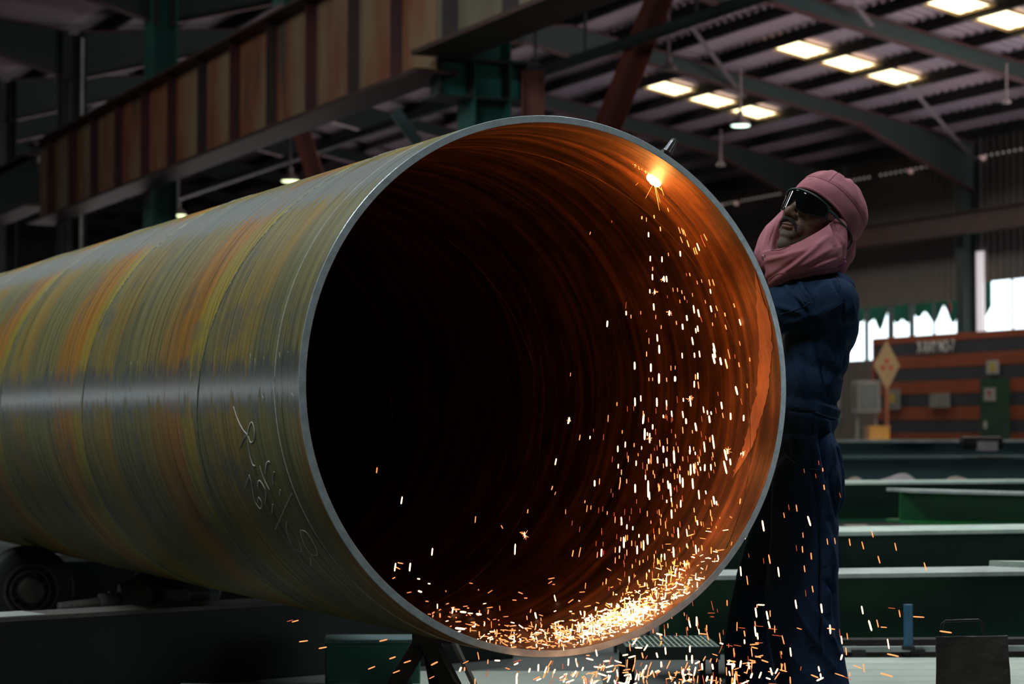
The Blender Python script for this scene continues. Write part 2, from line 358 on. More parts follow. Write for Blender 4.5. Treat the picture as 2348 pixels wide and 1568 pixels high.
# ------------------------------------------------------------------ right crane beam and columns
def h_column(name, loc, h, m, label, w=0.30, d=0.32, group=None):
    t = empty(name, loc, YAW, label, 'column', group)
    boxes('web', [((0, 0, h / 2), (0.34 if False else d - 0.03, 0.014, h))], m, t)
    for s in (-1, 1): boxes('flange', [((s * d / 2, 0, h / 2), (0.018, w, h))], m, t)
    return t
names = ['dark steel column nearer the camera on the window wall', 'dark steel column between the two bright window openings', 'dark steel column behind the head of the worker in pink hood', 'dark steel wall column farther along behind the worker']
for k, u in enumerate((34.3, 40.35, 46.5, 52.6)):
    if k in (0,): continue
    h_column('wall_column', P(u, VR - 0.3, 0), zroof(VR) - 0.2, M['column_dark'] if k != 1 else M['rafter'], names[k])
tt = empty('crane_rail_beam', P(40, 29.6, 0), YAW, 'dark brown beam running along the cladded wall above the windows', 'beam')
boxes('web', [((0, 0, 5.58), (0.014, 60, 0.46))], M['rail'], tt); 
for z in (5.34, 5.82): boxes('flange', [((0, 0, z), (0.26, 60, 0.02))], M['rail'], tt)

# ------------------------------------------------------------------ column row in the middle of the hall
VG = 8.9
clabel = ['teal steel column under the girder joint with flared bracket head', 'teal post standing on top of the long girder near the top centre', 'teal column rising above the girder beside the dark roof beams', 'dark column with pale conduit left of the teal column', 'dark steel column at the left edge of the hall']
for k in range(5):
    u = (u_at(1110, VC), 28.1, 34.2, 40.3, 46.4)[k]
    if k == 1:
        h_column('hall_post', P(u_at(668, VG + 0.1), VG + 0.1, ZC + 5.39), 3.2, M['column'], clabel[k], w=0.40, d=0.38)
        continue
    t = h_column('hall_column', P(u, VC, 0), ZC + 7.45, M['column'] if k < 3 else M['column_dark'], clabel[k], w=0.46, d=0.42)
    if k == 3: boxes('conduit', [((0.12, -0.27, 4.2), (0.05, 0.05, 8.2))], M['dusty_grey'], t)
    if k == 0:
        # bracket that carries the girder: plates, ribs and gussets
        boxes('bracket', [((-0.1, 0, 4.72), (1.06, 0.02, 0.38))], M['bracket'], t)
        boxes('bracket_plate', [((0.0, 0, 4.925), (1.15, 0.46, 0.03))], M['column_dark'], t)
        boxes('bracket_plate', [((-0.05, 0, 4.515), (1.2, 0.44, 0.025))], M['column_dark'], t)
        for x in (-0.62, -0.21, 0.21, 0.42): boxes('bracket_rib', [((x, -0.1, 4.72), (0.022, 0.24, 0.38))], M['column_dark'], t)

def girder(name, u0, u1, v, z0, z1, mweb, label, px_list=None, us=None, fw=0.5):
    t = empty(name, P(u0, v, z0), YAW, label, 'girder'); Lg = u1 - u0
    boxes('web', [((0, Lg / 2, (z1 - z0) / 2), (0.016, Lg, z1 - z0))], mweb, t)
    boxes('lower_flange', [((0, Lg / 2, 0.015), (fw, Lg, 0.05))], M['flange'], t)
    boxes('upper_flange', [((0, Lg / 2, z1 - z0), (fw, Lg, 0.04))], M['flange'], t)
    boxes('crane_rail', [((0, Lg / 2, z1 - z0 + 0.07), (0.06, Lg, 0.09))], M['darkmetal'], t)
    for i, (uu, blk) in enumerate(us):
        boxes('stiffener', [((-fw * 0.15, uu - u0, (z1 - z0) / 2 + 0.02), (fw * 0.29, 0.018, z1 - z0 - 0.06))], M['stiff_black'] if blk else M['stiff'], t)
        boxes('stiffener', [((fw * 0.22, uu - u0, (z1 - z0) / 2 + 0.02), (fw * 0.42, 0.018, z1 - z0 - 0.06))], M['stiff'], t)
        if i == 0: pass
    return t
pxs = [(97, 0), (145, 0), (195, 0), (250, 0), (311, 0), (371, 0), (440, 1), (514, 0), (598, 1), (688, 0), (785, 1), (883, 0)]
usA = [(u_at(p, VG - 0.2), b) for p, b in pxs]
girder('crane_girder', u_at(1000, VG), u_at(88, VG), VG, ZC + 3.78, ZC + 5.22, M['web'], 'long rust stained crane girder with many upright stiffeners on the left', us=usA)
usB = [(u_at(p, VG - 0.2), b) for p, b in ((1010, 1), (1148, 1), (1330, 0), (1600, 0), (2000, 0))]
girder('crane_girder', 6.0, u_at(1003, VG), VG, ZC + 3.95, ZC + 5.32, M['web_pale'], 'pale olive crane girder section reaching the top centre of the picture', us=usB, fw=0.62)
# far girder past the end of the red one
girder('crane_girder', u_at(84, VG)+0.1, 70, VG, ZC + 4.15, ZC + 5.1, M['bed_green'], 'dark olive girder continuing beyond the end of the red girder', us=[])
# rust-red raking brace beyond the girder
def i_bar(name, a, b, h, w, m, parent=None, side=None, label=None, cat=None, t=0.014):
    a, b = Vector(a), Vector(b); d = (b - a); Ln = d.length
    q = d.to_track_quat('Z', 'Y') if side is None else None
    if side is not None:
        z = d.normalized(); y = (Vector(side) - z * z.dot(Vector(side))).normalized(); x = y.cross(z)
        mt = Matrix((x, y, z)).transposed().to_4x4()
    else: mt = q.to_matrix().to_4x4()
    e = bpy.data.objects.new(name, None); link(e); e.matrix_world = Matrix.Translation(a) @ mt
    boxes('web', [((0, 0, Ln / 2), (t, h, Ln))], m, e)
    for s in (-1, 1): boxes('flange', [((0, s * h / 2, Ln / 2), (w, t * 1.3, Ln))], m, e)
    return tag(e, label, cat)
i_bar('raking_brace', A(1066, 1110, 30), A(1538, -70, 30), 0.30, 0.22, M['brace_red'], side=(1, 0.5, 0), label='rust red slanting brace rising behind the pipe rim to the girder', cat='brace')
i_bar('raking_brace', A(930, 1078, 40), A(692, 304, 40), 0.30, 0.22, M['brace_red'], side=(1, 0, 0), label='dark red slanting brace seen under the long girder above the pipe', cat='brace')
i_bar('red_post', A(1222, 1180, 22.6), A(1222, 162, 22.6), 0.22, 0.18, M['brace_red'], side=(1, 0, 0), label='short red post just right of the teal bracket column', cat='post')
# hung service pipe with drop rods
t = empty('service_pipe', P(16, 14.0, ZC + 5.35), YAW, 'long green service pipe hung on thin rods under the roof', 'pipe')
bm = BM(); add_tube(bm, (0, 0, 0), (0, 34, 0), 0.085, n=14); obj('pipe', bm, M['rafter'], t, smooth=True)
for px in (1228, 1343, 1600, 1736, 1900):
    uu = u_at(px, 14.0) - 16; bm = BM(); add_tube(bm, (0, uu, 0), (0, uu, 2.55), 0.025, n=8); obj('hanger_rod', bm, M['darkmetal'], t)
# gusset bracket shape under the girder behind the bracket column
i_bar('knee_brace', A(905, 255, 33), A(960, 330, 33), 0.16, 0.14, M['tealsteel'], side=(1, 0, 0), label='grey green knee brace under the girder left of the bracket column', cat='brace')

# high bay lamps
def lamp(px, py, Y, dia, face, label, lit=True, stem=1.1):
    p = A(px, py, Y); t = empty('high_bay_lamp', p, 0, label, 'lamp', 'high bay lamps')
    r = dia / 2; bm = BM()
    add_lathe(bm, [(r, 0), (r * 0.98, r * 0.16), (r * 0.72, r * 0.5), (r * 0.4, r * 0.75), (r * 0.3, r * 0.8), (r * 0.3, r * 1.5), (0, r * 1.6)], 28)
    obj('reflector', bm, M['lampbody'], t, smooth=True)
    bm = BM(); add_lathe(bm, [(0, -0.02), (r * 0.9, -0.01), (r * 0.98, 0.02), (0, 0.03)], 28); obj('diffuser', bm, face, t)
    bm = BM(); add_tube(bm, (0, 0, r * 1.5), (0, 0, stem), 0.02, n=8); obj('stem', bm, M['lampbody'], t)
lamp(1698, 288, 40, 0.36, M['lampface'], 'lit round lamp hanging in front of the skylights on the right')
lamp(666, 415, 40, 0.34, M['lampface_warm'], 'lit round lamp just above the pipe near the frame centre', stem=1.9)
lamp(408, 494, 42, 0.34, M['lampface_warm'], 'lit round lamp just above the pipe farthest left', stem=1.9)
lamp(1533, 160, 32, 0.26, M['lampbody'], 'unlit pinkish lamp hanging beside the slanting red brace')
lamp(1653, 380, 48, 0.2, M['lampbody'], 'small unlit lamp low under the roof right of the torch', stem=0.8)
lamp(2308, 235, 38, 0.16, M['lampbody'], 'small unlit lamp under the roof beam near the right edge', stem=0.7)

# ------------------------------------------------------------------ striped booth
VB = 26.0
ub0, ub1 = 27.5, u_at(2003, VB)
bt = empty('xray_booth', P(ub0, VB, 0), YAW, 'orange and black striped booth with green door below the windows', 'booth')
Lb = ub1 - ub0; SH = 0.262
boxes('body', [((1.3, Lb / 2, 1.41), (2.5, Lb - 0.06, 2.82))], M['black'], bt)
z = 2.86
for k in range(12):
    z0 = max(0.0, z - (SH if k else SH * 0.55))
    bb = boxes('stripe', [((0.02, Lb / 2, (z + z0) / 2), (0.04 + 0.014 * (k % 2 == 0), Lb, z - z0 - 0.006))], M['orange'] if k % 2 == 0 else M['black'], bt)
    z = z0
for yy in (Lb - 0.02, Lb * 0.5): boxes('corner_post', [((0.03, yy, 1.42), (0.1, 0.06, 2.84))], M['orange'] if yy > Lb * 0.9 else M['black'], bt)
def on_v(px, py, v):
    u = u_at(px, v); p = P(u, v); r = ray(px, py); return u, ZC + r.z / r.y * p.y
def facebox(name, x0, y0, x1, y1, v, th, m, parent, root_u, label=None, sub=None):
    ua, za = on_v(x0, y0, v); ubb, zb = on_v(x1, y1, v)
    u_ = (ua + ubb) / 2; zz = (za + zb) / 2
    return boxes(name, [((0, 0, 0), (th, abs(ua - ubb), abs(za - zb)))], m, parent, label=label), (u_ - root_u, zz)
def put(o, x, yz): o.location = (x, yz[0], yz[1]); return o
d, q = facebox('door', 2252, 868, 2316, 1070, VB, 0.05, M['doorgreen'], bt, ub0); put(d, -0.03, q)
hb = BM(); add_box(hb, (-0.05, 0.24, -0.05), (0.05, 0.03, 0.14)); obj('door_handle', hb, M['white'], d)
s, q = facebox('sign', 2263, 890, 2288, 919, VB, 0.012, M['white'], bt, ub0, label='white notice with red mark on green door'); put(s, -0.065, q)
b = BM(); add_prism(b, [(-0.06, -0.07), (0.06, -0.07), (0, 0.06)], 0.006, Matrix.Rotation(-PI / 2, 4, 'Y') @ Matrix.Rotation(PI / 2, 4, 'Z')); o = obj('mark', b, M['red'], s); o.location = (-0.007, 0, 0)
s, q = facebox('sign', 2267, 827, 2294, 857, VB, 0.012, M['white'], bt, ub0, label='white bordered yellow sign above the green door'); put(s, -0.04, q)
boxes('mark', [((-0.008, 0, 0.0), (0.008, 0.15, 0.16))], M['yellow'], s)
s, q = facebox('sign', 2034, 893, 2068, 938, VB, 0.02, M['cabinet'], bt, ub0, label='grey bordered notice with yellow square'); put(s, -0.05, q)
boxes('mark', [((-0.013, 0, 0.02), (0.008, 0.18, 0.2))], M['yellow'], s)
s, q = facebox('panel', 2137, 902, 2181, 934, VB, 0.03, M['cabinet'], bt, ub0, label='plain grey panel between the dark stripes'); put(s, -0.05, q)
cu = bpy.data.curves.new('lettering', 'FONT'); cu.body = 'X-RAY NO-7'; cu.size = 0.30; cu.extrude = 0.004; cu.align_x = 'CENTER'; cu.align_y = 'CENTER'
tx = bpy.data.objects.new('tmp', cu); COL.objects.link(tx); bpy.context.view_layer.update()
me = bpy.data.meshes.new_from_object(tx.evaluated_get(bpy.context.evaluated_depsgraph_get())); bpy.data.objects.remove(tx)
me.materials.clear(); me.materials.append(M['letter']); lt = bpy.data.objects.new('lettering', me); link(lt, bt)
uL, zL = on_v(2149, 796, VB); lt.location = (-0.035, uL - ub0, zL); lt.scale = (0.74, 1.15, 1)
lt.rotation_euler = (PI / 2, 0, -PI / 2); lt['label'] = 'white hand painted letters X-RAY NO-7'

# diamond warning board on its pole
vd = 25.0; ud, zd = on_v(2033, 838, vd)
t = empty('warning_board', P(ud, vd, 0), YAW, 'faded yellow diamond radiation board on an orange pole', 'sign')
b = BM(); add_prism(b, [(-0.27, 0), (0, -0.50), (0.27, 0), (0, 0.50)], 0.02, Matrix.Translation((0, 0, zd)) @ Matrix.Rotation(PI / 2, 4, 'X')); 
o = obj('board', b, M['diamond'], t)
for a0 in (90, 210, 330):
    pts = [(0.03 * math.cos(math.radians(a0)), 0.03 * math.sin(math.radians(a0)))] + [(0.13 * math.cos(math.radians(a0 + x)), 0.13 * math.sin(math.radians(a0 + x))) for x in (-30, -10, 10, 30)]
    b = BM(); add_prism(b, pts, 0.006, Matrix.Translation((0, -0.02, zd)) @ Matrix.Rotation(PI / 2, 4, 'X')); obj('trefoil_blade', b, M['red'], o)
b = BM(); add_tube(b, (0, 0.03, 0), (0, 0.03, zd), 0.045, n=10); obj('pole', b, M['orangepole'], t, smooth=True)
t.rotation_euler[2] = 0.12
# electrical cabinet and clutter left of the board
uq, zq = on_v(1986, 910, 25.4)
t = empty('control_cabinet', P(uq, 25.4, 0), 0.15, 'grey control cabinet with dark window left of the diamond board', 'cabinet')
boxes('body', [((0, 0, zq), (0.5, 0.35, 0.66))], M['cabinet'], t, bevel=0.01)
boxes('window', [((0, -0.18, zq), (0.36, 0.02, 0.50))], M['screen'], t)
for s in (-1, 1): boxes('leg', [((s * 0.2, 0, (zq - 0.33) / 2), (0.05, 0.05, zq - 0.33))], M['cabinet'], t)
uq, zq = on_v(2010, 996, 24.0)
t = empty('amber_box', P(uq, 24.0, 0), 0.15, 'small amber yellow box low in front of the striped booth', 'box')
boxes('box', [((0, 0, zq / 2 + 0.07), (0.42, 0.3, zq + 0.14))], M['amber'], t, bevel=0.02); boxes('lid', [((0, 0, zq + 0.15), (0.44, 0.32, 0.03))], M['amber'], t)
uq, zq = on_v(1945, 940, 25.0)
t = empty('machine', P(uq + 0.6, 24.6, 0), 0.15, 'dim green and rust coloured machine right behind the worker', 'machine')
boxes('base', [((0, 0, 0.35), (0.9, 0.6, 0.7))], M['darkmetal'], t, bevel=0.02)
boxes('cover', [((-0.1, 0, 1.0), (0.6, 0.5, 0.6))], M['orange'], t, bevel=0.03)
boxes('yellow_panel', [((0.0, -0.27, 1.55), (0.26, 0.02, 0.24))], M['diamond'], t)
b = BM(); add_tube(b, (0.2, -0.1, 0.7), (0.45, -0.2, 1.25), 0.07, n=12); obj('arm', b, M['tealsteel'], t, smooth=True)
b = BM(); add_box(b, (0.15, 0.1, 1.62), (0.8, 0.1, 0.5)); obj('back_panel', b, M['cabinet'], t)
# green tarp and shrubs outside the windows
b = BM(); n = 60
for k in range(n):
    a0 = wa + 0.4 + 7 * k / n; a1 = wa + 0.4 + 7 * (k + 1) / n
    h0 = 3.72 + 0.42 * noise.noise(Vector((a0 * 2.6, 0, 0))); h1 = 3.72 + 0.42 * noise.noise(Vector((a1 * 2.6, 0, 0)))
    add_prism(b, [(a0, h0), (a1, h1), (a1, 5.4), (a0, 5.4)], 0.02, Matrix(((0, 0, 1, 0), (1, 0, 0, 0), (0, 1, 0, 0), (0, 0, 0, 1))))
tarp = obj('tarpaulin', b, M['tarp']); tarp.location = P(0, VR + 1.2, 0); tarp.rotation_euler[2] = YAW
tag(tarp, 'ragged green tarpaulin hanging outside the left window opening', 'tarpaulin')
b = BM(); add_box(b, (0, 0, 0), (0.02, 0.10, 0.22)); add_tube(b, (0, 0, -0.1), (0, 0, 0.5), 0.01)
uf, zf = on_v(2178, 706, VR + 0.6); o = obj('flag', b, M['red']); o.location = P(uf, VR + 0.6, zf); o.rotation_euler[2] = YAW; tag(o, 'tiny red flag hanging in the left window opening', 'flag')

# ------------------------------------------------------------------ stacked beams on the right
def ibeam(name, pc, k, x0, x1, ztop, h, w, mw, mf, label, tf=0.018, group=None, tilt=0.0, topm=None):
    """I beam lying along direction (1,k); pc=(X,Y) plan point on the front edge of the top flange"""
    a = math.atan(k); t = empty(name, (pc[0], pc[1], ztop - h), a, label, 'beam', group); t.rotation_euler = (0, tilt, a)
    Lc = (x0 + x1) / 2; Ln = x1 - x0
    boxes('web', [((Lc, w / 2, h / 2), (Ln, 0.014, h - 2 * tf))], mw, t)
    boxes('lower_flange', [((Lc, w / 2, tf / 2), (Ln, w, tf))], mw, t)
    boxes('upper_flange', [((Lc, w / 2, h - tf / 2), (Ln, w, tf))], mf, t, bevel=0.002)
    return t
def xy(px, Y): return ((px - 1174) / FPX * Y, Y)
ibeam('steel_beam', xy(1900, 24.0), 0.2, -1.2, 8, 0.835, 0.24, 0.5, M['tealsteel'], M['dusty_grey'], 'dark teal beam lying on top of the farthest stack', tf=0.03)
ibeam('steel_beam', xy(1900, 23.2), 0.2, -1.2, 8, 0.66, 0.30, 0.5, M['tealsteel'], M['tealsteel'], 'dark teal beam at the front of the farthest stack', tf=0.03)
t = empty('motor_bundle', A(2245, 1022, 23.4), 0.2, 'small dark bundle lying on the farthest beam stack', 'bundle')
b = BM(); add_tube(b, (-0.2, 0, 0.03), (0.25, 0, 0.03), 0.07, n=12); obj('roll', b, M['darkmetal'], t); boxes('block', [((0.05, -0.1, 0.0), (0.2, 0.1, 0.1))], M['pinkrag'], t)
ibeam('steel_beam', xy(1890, 14.4), 0.3, -1.0, 5, 0.60, 0.27, 0.45, M['greensteel'], M['dusty'], 'dark green beam with dusty flange left of the bright green one')
ibeam('steel_beam', xy(2092, 12.6), 0.22, 0, 4, 0.60, 0.20, 0.42, M['greensteel2'], M['dusty_grey'], 'bright green beam lying slightly askew on the right', tilt=0.03)
ibeam('steel_beam', xy(1880, 10.0), 0.3, -0.9, 4, 0.478, 0.30, 0.50, M['greensteel'], M['dusty'], 'green beam with pale flat top second nearest on the right', tf=0.02)
ibeam('steel_beam', xy(1880, 8.35), 0.2, -0.6, 3.5, 0.395, 0.30, 0.32, M['greensteel'], M['dusty_grey'], 'nearest dark green beam with grey scuffed top beside the worker')
# rags and sacking over the far beams
def rag(px, py, Y, w, h, m, label, n=0):
    b = BM(); c = A(px, py, Y); g = 14; vs = []
    for j in range(g + 1):
        row = []
        for i in range(g + 1):
            x = (i / g - .5) * w; y = (j / g - .5) * 0.5
            e = max(0, 1 - (2 * abs(i / g - .5)) ** 2.2) * max(0, 1 - (2 * abs(j / g - .5)) ** 2)
            row.append(b.verts.new(c + Vector((x, y, h * e * (0.8 + 0.5 * noise.noise(Vector((x * 5 + n, y * 5, n)))) ))))
        vs.append(row)
    for j in range(g):
        for i in range(g): b.faces.new((vs[j][i], vs[j][i + 1], vs[j + 1][i + 1], vs[j + 1][i]))
    o = obj('rag', b, m, smooth=True); tag(o, label, 'rag'); sm = o.modifiers.new('s', 'SOLIDIFY'); sm.thickness = 0.01
rag(2058, 1112, 16.5, 0.34, 0.10, M['pinkrag'], 'pale pinkish rag heaped between the beams')
rag(1960, 1112, 16.6, 0.16, 0.08, M['tan'], 'small tan sack at left behind the beams', 3)
rag(2205, 1116, 16.2, 0.34, 0.09, M['tan'], 'tan sack heaped behind the bright green beam', 5)
rag(2320, 1112, 16.3, 0.4, 0.05, M['tan'], 'flat tan sacking at the right edge behind the beams', 9)
for (px, py, Y, w_, lab) in ((1965, 1204, 12.0, 0.12, 'small timber block between two green beams'),):
    c = A(px, py, Y); o = boxes('timber_block', [((0, 0, -0.06), (w_, 0.15, 0.12))], M['tan']); o.location = c; tag(o, lab, 'block')
# flat green plate lying across the nearest beam at the right edge
b = BM(); add_prism(b, [(0, 0), (0.30, -0.06), (0.42, -0.30), (1.4, -0.30), (1.4, 0.22), (0.4, 0.15), (0.28, 0.06)], 0.022)
o = obj('steel_plate', b, M['dusty']); o.location = A(2268, 1298, 8.25); o.rotation_euler = (0.02, 0.03, 0.05); tag(o, 'pale green plate end lying over the nearest beam at right edge', 'plate')
# low skid, blue post, corrugated pale sheet, handled plate
t = empty('low_skid', (A(1900, 1487, 8.0).x, 8.0, 0.0), 0.06, 'low dark steel skid lying on the floor behind the blue post', 'skid')
boxes('rail', [((0.75, 0.16, 0.10), (2.2, 0.08, 0.13))], M['plate'], t); boxes('rail', [((0.75, -0.03, 0.145), (2.2, 0.02, 0.02))], M['dusty_grey'], t)
for x in (0.1, 0.32, 0.9): boxes('crosspiece', [((x, 0.06, 0.13), (0.05, 0.24, 0.03))], M['darkmetal'], t)
for x in (0.2, 1.4): boxes('foot', [((x, 0.05, 0.02), (0.1, 0.2, 0.04))], M['darkmetal'], t)
t = empty('blue_post', A(2083, 1484, 7.9), 0, 'short blue tubular post standing behind the handled plate', 'post')
b = BM(); add_tube(b, (0, 0, 0), (0, 0, 0.155), 0.017, n=18); obj('tube', b, M['blue'], t, smooth=True)
b = BM(); add_tube(b, (0, 0, -0.008), (0, 0, 0.004), 0.024, n=18); obj('base', b, M['darkmetal'], t)
def corr_sheet(name, x0, x1, y0, y1, z, lab, m, rise=0.012, pitch=0.19):
    b = BM(); ny = max(6, int((y1 - y0) / pitch * 8)); prev = None
    for j in range(ny + 1):
        y = y0 + (y1 - y0) * j / ny; ph = (y / pitch) % 1; h = rise * min(1, max(0, 2.2 * math.sin(ph * 2 * PI)))
        row = [b.verts.new(Vector((x, y, z + h))) for x in (x0, x1)] + [b.verts.new(Vector((x, y, z + h - 0.006))) for x in (x1, x0)]
        if prev:
            for k in range(4): b.faces.new((prev[k], prev[(k + 1) % 4], row[(k + 1) % 4], row[k]))
        prev = row
    o = obj(name, b, m); tag(o, lab, 'sheet'); return o
M['palesheet'] = mat('pale_green_sheet', (0.56, 0.62, 0.52), (0.43, 0.50, 0.42), 0.5, scale=3, bump=0.15)
for zz, lab in ((0.115, 'top ribbed pale green sheet on the floor at lower right'), ):
    corr_sheet('ribbed_sheet', 0.95, 2.6, 6.6, 7.92, zz, lab, M['palesheet'])
o = boxes('sheet_packer', [((1.8, 7.75, 0.052), (1.5, 0.1, 0.10)), ((1.8, 6.9, 0.052), (1.5, 0.1, 0.10))], M['plate']); tag(o, 'dark timber packers beneath the ribbed pale sheet', 'packer')
corr_sheet('pale_sheet', -0.36, 0.33, 7.0, 8.3, 0.03, 'pale flat sheet lying on the floor beneath the pipe mouth', M['palesheet'], rise=0.004, pitch=0.5)
corr_sheet('pale_sheet', -1.2, -0.55, 7.2, 7.9, 0.03, 'dim pale sheet on the floor left of the pipe stand', M['palesheet'], rise=0.004, pitch=0.5)
# handled plate
c0 = A(2155, 1443, 6.75); c1 = A(2315, 1440, 6.72)
t = empty('handled_plate', ((c0.x + c1.x) / 2 - 0.045, 6.55, 0.125), -0.1, 'dark rusty steel plate with bent rod handle standing at lower right', 'plate')
b = BM(); add_prism(b, [(-0.11, -0.005), (0.11, 0), (0.105, 0.205), (-0.108, 0.2)], 0.014, Matrix.Rotation(PI / 2 - 0.12, 4, 'X')); bmesh.ops.subdivide_edges(b, edges=b.edges, cuts=5, use_grid_fill=True)
for v in b.verts: v.co += Vector((noise.noise(v.co * 60) * 0.003, 0, noise.noise(v.co * 50 + Vector((5, 0, 0))) * 0.003))
obj('plate', b, M['plate'], t, bevel=0.002)
b = BM(); add_path(b, [(-0.095, 0.02, 0.12), (-0.093, 0.022, 0.20), (-0.088, 0.024, 0.238), (-0.078, 0.024, 0.246), (0.02, 0.024, 0.25), (0.03, 0.024, 0.242), (0.036, 0.022, 0.205), (0.036, 0.02, 0.12)], 0.0042, 10); obj('handle', b, M['darkmetal'], t, smooth=True)

# ------------------------------------------------------------------ PIPE
UC, VPX, ZP, RO, TW = -SA * 0.1143 + CA * 5.676, CA * 0.1143 + SA * 5.676, 1.066, 0.71, 0.0195
RI = RO - TW; LP_ = 12.2
def cyl_hit(px, py, r, far=True):
    """point of the pipe's cylinder of radius r seen at a pixel, as (u, angle); angle 0 = +v, 90 = up"""
    d = ray(px, py); o = Vector((0, 0, ZC)); dv, du = CA * d.x + SA * d.y, -SA * d.x + CA * d.y
    ov, oz = -VPX, ZC - ZP; a = dv * dv + d.z * d.z; b = 2 * (ov * dv + oz * d.z); c = ov * ov + oz * oz - r * r
    D = b * b - 4 * a * c
    if D < 0: D = 0
    t = (-b + (1 if far else -1) * math.sqrt(D)) / (2 * a)
    return du * t, math.atan2(oz + d.z * t, ov + dv * t)
def cyl_pt(u, ang, r): return P(u, VPX + r * math.cos(ang), ZP + r * math.sin(ang))

def pipe_outer_mat():
    m = bpy.data.materials.new('pipe_mill_scale'); m.use_nodes = True; nt = m.node_tree; N = nt.nodes; L = nt.links; b = N['Principled BSDF']
    tc = N.new('ShaderNodeTexCoord'); sp = N.new('ShaderNodeSeparateXYZ'); L.new(tc.outputs['Object'], sp.inputs[0])
    def mth(op, a, bb=None):
        n = N.new('ShaderNodeMath'); n.operation = op
        for i, x in enumerate((a, bb)):
            if x is None: continue
            if isinstance(x, (int, float)): n.inputs[i].default_value = x
            else: L.new(x, n.inputs[i])
        return n.outputs[0]
    th = mth('ARCTAN2', sp.outputs['Z'], sp.outputs['X'])          # local x = v, y = u, z = up
    sn = mth('SINE', th); cs = mth('COSINE', th)
    def vec(a, s, yoff=0.0, helix=0.0):                           # circumferential streak coordinates
        c = N.new('ShaderNodeCombineXYZ'); L.new(mth('MULTIPLY', cs, a), c.inputs[0])
        yy = mth('MULTIPLY', sp.outputs['Y'], s)
        L.new(mth('ADD', yy, yoff), c.inputs[1]); L.new(mth('MULTIPLY', sn, a), c.inputs[2]); return c.outputs[0]
    def noi(v, sc, det=5, rg=0.6):
        n = N.new('ShaderNodeTexNoise'); n.inputs['Scale'].default_value = sc; n.inputs['Detail'].default_value = det; n.inputs['Roughness'].default_value = rg; L.new(v, n.inputs['Vector']); return n.outputs['Fac']
    def ramp(f, stops):
        r = N.new('ShaderNodeValToRGB'); el = r.color_ramp.elements
        el[0].position, el[0].color = stops[0][0], (*stops[0][1], 1); el[1].position, el[1].color = stops[-1][0], (*stops[-1][1], 1)
        for p, c in stops[1:-1]:
            e = el.new(p); e.color = (*c, 1)
        L.new(f, r.inputs[0]); return r.outputs[0]
    def mix(f, a, bb, mode='MIX'):
        n = N.new('ShaderNodeMix'); n.data_type = 'RGBA'; n.blend_type = mode
        if isinstance(f, (int, float)): n.inputs[0].default_value = f
        else: L.new(f, n.inputs[0])
        for i, x in ((6, a), (7, bb)):
            if isinstance(x, tuple): n.inputs[i].default_value = (*x, 1)
            else: L.new(x, n.inputs[i])
        return n.outputs[2]
    # broad bands of olive, ochre and orange round the pipe
    # strips of the spiral: colour follows the distance from the seam, as rolled
    UW0 = cyl_hit(455, 900, RO, False)[0]; PW = cyl_hit(190, 900, RO, False)[0] - UW0
    wv = mth('SUBTRACT', mth('DIVIDE', mth('SUBTRACT', sp.outputs['Y'], UW0 - UC), PW), mth('DIVIDE', mth('SUBTRACT', th, PI), 2 * PI))
    wv = mth('ADD', wv, mth('MULTIPLY', mth('SUBTRACT', noi(vec(0.35, 5.0, 2.0), 1.6, 6, 0.65), 0.5), 0.16))
    wf = mth('FRACT', mth('ADD', wv, 10.0))
    strip = ramp(wf, [(0.0, (0.23, 0.215, 0.08)), (0.02, (0.38, 0.29, 0.035)), (0.09, (0.34, 0.25, 0.04)), (0.13, (0.44, 0.18, 0.022)), (0.28, (0.34, 0.155, 0.028)), (0.38, (0.20, 0.185, 0.075)), (0.66, (0.175, 0.175, 0.08)), (0.74, (0.30, 0.20, 0.045)), (0.90, (0.24, 0.19, 0.06)), (1.0, (0.16, 0.17, 0.085))])
    base = ramp(noi(vec(0.20, 3.0), 1.6, 7, 0.62), [(0.30, (0.13, 0.135, 0.07)), (0.44, (0.20, 0.19, 0.075)), (0.52, (0.32, 0.235, 0.04)), (0.60, (0.38, 0.18, 0.03)), (0.70, (0.19, 0.18, 0.075))])
    base = mix(0.22, strip, base)
    fine = ramp(noi(vec(0.5, 26.0), 2.0, 4, 0.6), [(0.30, (0.50, 0.50, 0.50)), (0.50, (1, 1, 1)), (0.72, (1.32, 1.28, 1.1))])
    base = mix(1.0, base, fine, 'MULTIPLY')
    # grey worn patches, irregular, broken by fine streaks
    patch = noi(vec(1.0, 1.2, 7.3), 2.3, 9, 0.72)
    pm = ramp(patch, [(0.54, (0, 0, 0)), (0.64, (1, 1, 1))])
    base = mix(mth('MULTIPLY', pm, 0.6), base, (0.115, 0.125, 0.11))
    # two worn belts along the pipe where it has rolled (a stain with its own place on the surface)
    def belt(c0, w):
        # angular distance to c0 with a noisy edge
        nn = noi(vec(0.9, 9.0, 3.0), 3.0, 8, 0.75); a = mth('ABSOLUTE', mth('SUBTRACT', mth('ADD', th, mth('MULTIPLY', mth('SUBTRACT', nn, 0.5), 0.55)), c0))
        return ramp(mth('DIVIDE', a, w), [(0.55, (1, 1, 1)), (1.0, (0, 0, 0))])
    base = mix(mth('MULTIPLY', belt(math.radians(127), 0.17), 0.85), base, (0.21, 0.235, 0.235))
    th2 = mth('MODULO', mth('ADD', th, 2 * PI), 2 * PI)
    nn = noi(vec(0.9, 9.0, 1.0), 3.0, 8, 0.8); a = mth('ABSOLUTE', mth('SUBTRACT', mth('ADD', th2, mth('MULTIPLY', mth('SUBTRACT', nn, 0.5), 0.5)), PI - 0.01))
    bl = ramp(mth('DIVIDE', a, 0.12), [(0.5, (1, 1, 1)), (1.0, (0, 0, 0))])
